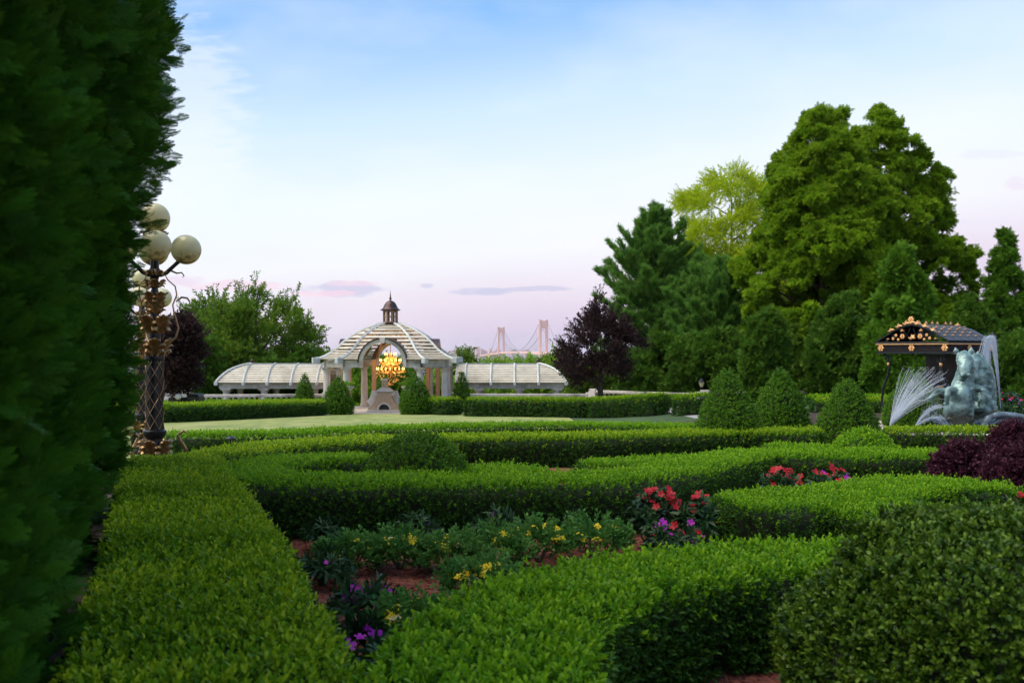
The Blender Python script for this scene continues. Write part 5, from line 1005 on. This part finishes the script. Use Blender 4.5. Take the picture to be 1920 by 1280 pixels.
# ------------------------------------------------------------------ black and gold garden arbor
def arbor():
    Y = 31.0; x = X(1768, Y); g = G(x, Y); th = rad(-54); t = thing('garden_arbor', 'black iron arbor with gilded ornaments behind the horse fountain', 'arbor', (x, Y+.6, g), th)
    w, d = 1.16, 1.25; ze = Z(661, Y)-g; zf = ze+.30                # half width, half depth, eave
    fr = MB()
    for (x0, x1, y0, y1) in ((-w, w, -d-.02, -d+.02), (-w, w, d-.02, d+.02), (-w-.02, -w+.02, -d+.021, d-.021), (w-.02, w+.02, -d+.021, d-.021)): fr.box(x0, x1, y0, y1, ze+.03, zf-.04)
    fr.build('frieze', M['iron'], t, sm=False)
    MB().box(-w-.07, w+.07, -d-.07, d+.07, zf-.04, zf+.03).build('cornice', M['iron'], t, sm=False, bevel=.012); lo = MB(); [lo.box(*q) for q in ((-w-.05, w+.05, -d-.05, -d+.03, ze-.03, ze+.03), (-w-.05, w+.05, d-.03, d+.05, ze-.03, ze+.03), (-w-.05, -w+.03, -d+.031, d-.031, ze-.03, ze+.03), (w-.03, w+.05, -d+.031, d-.031, ze-.03, ze+.03))]; lo.build('lower_rail', M['iron'], t, sm=False)
    gl = MB(); [gl.box(*q) for q in ((-w-.075, w+.075, -d-.078, -d-.071, zf-.05, zf-.02), (w+.071, w+.078, -d-.07, d+.07, zf-.05, zf-.02))]; gl.build('gilded_line', M['goldb'], t, sm=False)
    la = MB()                                                      # lattice studs on the frieze
    for k in range(40):
        for s in (-1, 1):
            u = -w+.03+k*(2*w-.06)/39; la.tube([(u-.05*s, -d-.026, ze+.04), (u+.05*s, -d-.026, zf-.05)], .007, 4); v = -d+.03+k*(2*d-.06)/39; la.tube([(w+.026, v-.05*s, ze+.04), (w+.026, v+.05*s, zf-.05)], .007, 4)
    la.build('lattice', M['copper'], t)
    # roof: curved gable running back
    gp = [(-w-.08, zf+.03), (-w*.78, zf+.20), (-w*.5, zf+.38), (-w*.2, zf+.50), (0, zf+.54), (w*.2, zf+.50), (w*.5, zf+.38), (w*.78, zf+.20), (w+.08, zf+.03)]
    rf = MB(); rf.strip([[(x_, y_, z_+o_) for x_, z_ in gp] for y_, o_ in ((-d-.05, 0), (d+.05, 0), (d+.05, .04), (-d-.05, .04), (-d-.05, 0))]); roof = rf.build('roof', M['iron'], t)
    def flower(parent, c, r, axis='y'):
        mb = MB()
        for k in range(6): a = 2*PI*k/6; mb.sphere((r*.62*math.cos(a), 0, r*.62*math.sin(a)), r*.42, 8, 6, (1, .6, 1))
        mb.sphere((0, -r*.25, 0), r*.3, 8, 6); o = mb.build('gilded_flower', M['goldb'], parent); o.location = c
        if axis == 'x': o.rotation_euler = (0, 0, PI/2)
        return o
    def sprigg(parent, c, r, ang, rz=0):
        mb = MB(); mb.sphere((0, 0, 0), r*.4, 8, 6, (1, .7, .8)); mb.tube([(0, 0, 0), (r*.6, -.01, r*.25), (r*1.3, 0, r*.05)], [r*.36, r*.3, r*.04], 7); mb.tube([(0, 0, 0), (r*.1, -.01, r*.6), (r*.4, 0, r*.95)], [r*.3, r*.22, r*.03], 7)
        mb.tube([(0, 0, 0), (-r*.55, 0, r*.2), (-r*.95, 0, r*.45)], [r*.3, r*.2, r*.03], 7); o = mb.build('gilded_leaf', M['goldb'], parent); o.location = c; o.rotation_euler = (0, ang, rz); return o
    for k in range(11):                                            # crest along the gable front
        q = k/10; i = min(7, int(q*8)); f = q*8-i; x_ = gp[i][0]*(1-f)+gp[i+1][0]*f; z_ = gp[i][1]*(1-f)+gp[i+1][1]*f
        if .12 < q < .88: sprigg(roof, (x_, -d-.06, z_+.07), .085+.05*(1-abs(q-.5)*2), -(.5-q)*1.1)
    flower(roof, (0, -d-.07, zf+.72), .10)
    for k in range(6): sprigg(roof, (rn.uniform(-.05, .05), -d+.35+k*.36, zf+.61), .09, 0, PI/2)
    for k in range(5): sprigg(roof, (0, d+.05, zf+.58-.0*k) if k == 0 else ((-1)**k*.22*((k+1)//2), d+.06, zf+.56-.09*((k+1)//2)), .09, 0)
    for i in range(5):                                             # gilded studs on the roof slope
        for j in range(4):
            q = .18+.2*j; z_ = zf+.50-(.5-.1)*q+.05; x_ = w*.25+w*.75*q; x_ = w*(.2+.78*q); z_ = np.interp(x_, [w*.2, w*.5, w*.78, w+.08], [zf+.50, zf+.38, zf+.20, zf+.03])+.05
            MB().sphere((x_, -d+.25+i*.44, z_), .045, 8, 6, (1, 1.3, .5)).build('gilded_stud', M['goldb'], roof)
    for j in range(6):                                             # roof seams
        MB().tube([(x_, -d+.03+j*.44, z_+.045) for x_, z_ in gp], .012, 5).build('roof_seam', M['iron'], roof)
    sc = MB()                                                      # scrollwork filling the gable
    def spiral(cx_, cz_, r, s, turns=1.6): sc.tube([(cx_+s*r*(1-q*.85)*math.cos(q*turns*2*PI), -d-.03, cz_+r*(1-q*.85)*math.sin(q*turns*2*PI)) for q in np.linspace(0, 1, 28)], .013, 5)
    for s in (-1, 1): spiral(s*.28, zf+.20, .14, s); spiral(s*.60, zf+.16, .11, -s); spiral(s*.86, zf+.10, .06, s); sc.tube([(s*.02, -d-.03, zf+.04), (s*.14, -d-.03, zf+.25), (s*.05, -d-.03, zf+.46)], .012, 5)
    sc.build('scrollwork', M['iron'], t)
    for s in (-1, 1): flower(t, (s*.30, -d-.06, zf+.20), .085); flower(t, (s*.52, -d-.06, zf+.24), .05); flower(t, (s*.62, -d-.06, zf+.14), .05); flower(t, (s*.44, -d-.06, zf+.11), .045); sprigg(t, (s*.32, -d-.06, zf+.37), .07, 0); sprigg(t, (s*.80, -d-.06, zf+.12), .05, 0)
    sprigg(t, (0, -d-.06, zf+.13), .11, 0); sprigg(t, (.05, -d-.06, zf+.20), .09, .6)
    for (cx_, cy_, ax) in ((0, -d-.04, 'y'), (w-.06, -d-.05, 'y'), (-w+.10, -d-.05, 'y')): flower(t, (cx_, cy_, ze+.14), .11, ax)
    for cy_ in (-.1, d-.1): flower(t, (w+.05, cy_, ze+.14), .11, 'x')
    # curved legs with scrolled heads
    for sx in (-1, 1):
        for sy in (-1, 1):
            c = Vector((sx*w*.92, sy*d*.92, 0)); o_ = Vector((sx, 0, 0))
            leg = MB().tube([c+o_*q+Vector((0, 0, z_)) for q, z_ in ((-.02, 0), (.06, .35), (.02, .8), (-.16, 1.25), (-.20, 1.55), (-.14, 1.85), (0.0, ze-.06))], [.045, .04, .038, .038, .036, .036, .045], 10).build('leg', M['iron'], t)
            MB().tube([c+o_*(-.20+.14*(1-q*.8)*math.cos(q*9))+Vector((0, 0, ze-.22+.14*(1-q*.8)*math.sin(q*9))) for q in np.linspace(0, 1, 22)], .022, 7).build('leg_scroll', M['iron'], leg)
            MB().sphere(c+Vector((-sx*.18, 0, 1.6)), .05, 8, 6, (1, 1, 1.5)).build('gilded_knop', M['goldb'], leg)
    pn = MB()                                                      # back lattice panel
    pn.box(-w*.8, w*.8, d*.80, d*.82, .12, ze-.05); pn.build('back_panel', M['iron'], t, sm=False)
    lt = MB()
    for k in range(22): u = -w*.78+k*(w*1.56)/21; lt.box(u-.008, u+.008, d*.79, d*.799, .14, ze-.08)
    for k in range(22): z_ = .16+k*(ze-.26)/21; lt.box(-w*.78, w*.78, d*.781, d*.789, z_-.008, z_+.008)
    tag(lt.build('panel_lattice', M['copper'], t, sm=False), kind='stuff')
    for k in range(5): flower(t, (-w*.6+k*w*.3, d*.76, .75+.05*(k % 2)), .10)
arbor()
# ------------------------------------------------------------------ bedding plants
def petalflower(r, n, mat, name, cup=.25, wid=.75):
    s = MB()
    for k in range(n):
        a = 2*PI*k/n; d = Vector((math.cos(a), math.sin(a), 0)); p = Vector((-math.sin(a), math.cos(a), 0)); c = r
        pts = [Vector((0, 0, 0)), d*c*.45+p*c*wid*.42+Vector((0, 0, cup*c*.5)), d*c*.9+p*c*wid*.36+Vector((0, 0, cup*c)), d*c+Vector((0, 0, cup*c*.8)), d*c*.9-p*c*wid*.36+Vector((0, 0, cup*c)), d*c*.45-p*c*wid*.42+Vector((0, 0, cup*c*.5))]
        s.add(pts, [(0, 1, 2), (0, 2, 3), (0, 3, 4), (0, 4, 5)])
    s.sphere((0, 0, r*.06), r*.12, 6, 4); return s.mesh(name, mat, False)
def umbel(mat, name):
    s = MB(); rn = random.Random(1)
    for k in range(14):
        q = math.sqrt(k/14)*.026; a = k*2.4; c = Vector((q*math.cos(a), q*math.sin(a), .012-q*.3)); s.sphere(c, .008, 5, 4, (1, 1, .6))
    return s.mesh(name, mat, False)
FLW = {'red': petalflower(.030, 5, M['red'], 'flower'), 'magenta': petalflower(.030, 5, M['magenta'], 'flower'), 'yellow': umbel(M['yellow'], 'flower_head'), 'cream': umbel(M['cream'], 'flower_head')}
def plant(name, label, cat, c, r, h, nleaf, spr, mat, scl, flowers, group, up=.5, hi=False):
    t = thing(name, label, cat, c, 0, group); rn = random.Random(hash(label) % 1000 if False else int(abs(c[0]*1000+c[1]*777)) % 9973); n = nleaf
    a = RNG.uniform(0, 2*PI, n); q = np.sqrt(RNG.random(n)); f = RNG.random(n)**.5; P = np.c_[q*r*np.cos(a), q*r*np.sin(a), .03+h*f*np.sqrt(np.maximum(0, 1-.8*q*q))]
    st = MB()
    for k in range(7): a_ = k*.9; st.tube([(0, 0, -.02), (.3*r*math.cos(a_), .3*r*math.sin(a_), h*.4), (.6*r*math.cos(a_), .6*r*math.sin(a_), h*.8)], [.008, .006, .003], 5)
    st.build('stems', M['bark'], t)
    scatter('foliage', P, np.c_[np.cos(a)*q*1.2, np.sin(a)*q*1.2, np.full(n, up)+RNG.normal(0, .25, n)], scl*RNG.uniform(.75, 1.25, n), spr, M[mat], t)
    for key, cnt in flowers:
        for k in range(cnt):
            a_ = rn.uniform(0, 2*PI); qq = math.sqrt(rn.random()); z = (h*(.80 if not hi else .95)+rn.uniform(0, .06 if not hi else .13))*math.sqrt(1-.55*qq*qq)+.03
            o = link(bpy.data.objects.new('flower' if key in ('red', 'magenta') else 'flower_head', FLW[key]), t); o.location = (qq*r*math.cos(a_), qq*r*math.sin(a_), z); o.rotation_euler = (rn.uniform(.1, 1.1), 0, rn.uniform(-.9, .9)); s_ = rn.uniform(1.05, 1.55)*(1.15 if key in ('yellow', 'cream') else 1); o.scale = (s_, s_, s_)
def gp_(px, py): return hit(px, py, 0)
GI = 'dark-leaved impatiens plants in the bed'
for (px, py, r, h, fl, lab) in [(608, 1035, .17, .20, [], 'dark leafy impatiens at the left end of the dark hedge face'), (778, 1022, .19, .20, [('magenta', 1)], 'dark leafy impatiens below the middle of the dark hedge face'), (930, 1018, .19, .24, [('magenta', 2)], 'dark leafy impatiens with a purple bloom by the dark hedge face'),
        (1068, 1008, .20, .22, [('magenta', 1)], 'dark leafy impatiens right of the other small ones by the hedge'), (604, 1100, .17, .22, [('magenta', 1)], 'dark leafy impatiens beside the left hedge, highest in its row'), (684, 1180, .18, .24, [('magenta', 14)], 'impatiens with purple flowers beside the left hedge'),
        (672, 1262, .15, .22, [('magenta', 14)], 'impatiens with large purple flowers low beside the left hedge'), (712, 1330, .15, .2, [('magenta', 9)], 'impatiens with purple flowers at the bottom edge')]:
    plant('impatiens_plant', lab, 'plant', gp_(px, py), r, h, 46, 'whorl', 'impatiens', 1.05, fl, GI, .55)
GL = 'yellow lantana plants in the bed'
for (px, py, r, h, fl, lab) in [(660, 1072, .20, .22, [('yellow', 5)], 'low lantana with few yellow heads, leftmost in the bed'), (750, 1068, .22, .24, [('yellow', 8), ('cream', 1)], 'lantana with yellow heads, second from left'), (850, 1078, .22, .25, [('yellow', 7), ('cream', 2)], 'lantana in the middle of the bed'), (930, 1070, .24, .28, [('yellow', 10), ('cream', 2)], 'lantana with many yellow heads right of the middle of the bed'),
        (1010, 1055, .24, .27, [('yellow', 8), ('cream', 1)], 'lantana near the red flowers'), (1110, 1045, .26, .26, [('yellow', 6)], 'lantana just left of the red flowers'), (905, 1135, .22, .26, [('yellow', 14), ('cream', 2)], 'lantana with a bright yellow row against the right hedge'), (775, 1215, .18, .22, [('yellow', 15), ('cream', 4)], 'small lantana full of yellow heads beside the open mulch'),
        (800, 1290, .16, .2, [('yellow', 7)], 'lantana half hidden by the bottom hedge')]:
    plant('lantana_plant', lab, 'plant', gp_(px, py), r, h, 210, 'small', 'lantana', 1.05, fl, GL, .6)
GR = 'red flowering plants'
for (px, py, r, h, fl, lab) in [(1232, 1030, .20, .46, [('red', 26)], 'tall red-flowered plant between lantana and curved hedge'), (1268, 1055, .22, .26, [('magenta', 8), ('red', 4)], 'purple-flowered plant in front of the tall red one'), (1318, 1040, .16, .42, [('red', 16)], 'red-flowered plant at the tip of the curved hedge'),
        (1468, 968, .24, .42, [('red', 22)], 'red-flowered plant behind the curved hedge, left of two'), (1560, 968, .24, .42, [('red', 20), ('magenta', 2)], 'red-flowered plant behind the curved hedge, right of two')]:
    plant('red_flower_plant', lab, 'plant', gp_(px, py), r, h, 60, 'whorl', 'impatiens', 1.1, fl, GR, .7, hi=True)
x_ = (1.02, 3.75, 0); plant('red_flower_plant', 'red flowers peeping out under the glossy round bush at the bottom edge', 'plant', x_, .12, .38, 24, 'whorl', 'impatiens', 1.0, [('red', 8)], GR, .7, hi=True)
plant('red_flower_plant', 'red flowers at the right edge above the glossy bush', 'plant', (X(1925, 9.0), 9.0, 0), .16, .40, 30, 'whorl', 'impatiens', 1.0, [('red', 9)], GR, .7, hi=True)
plant('pink_flower_plant', 'pink and red flowers behind the horse statues', 'plant', (X(1885, 27), 27, G(13, 27)), .55, .75, 120, 'whorl', 'impatiens', 2.0, [('red', 16), ('magenta', 18)], None, .7, hi=True)
# ------------------------------------------------------------------ evening haze over the bay
hz, nt, p_, out_ = new_mat('evening_haze'); nt.nodes.remove(p_); pv = nt.nodes.new('ShaderNodeVolumePrincipled'); pv.inputs['Color'].default_value = (.92, .90, .96, 1); pv.inputs['Density'].default_value = 3.5e-5; pv.inputs['Anisotropy'].default_value = .2
nt.links.new(pv.outputs[0], out_.inputs['Volume'])
HAZE = True
if HAZE: tag(MB().box(-12000, 12000, -60, 12500, -80, 160).build('haze', hz, sm=False), 'thin evening haze over the bay and garden', 'haze', None, 'stuff')
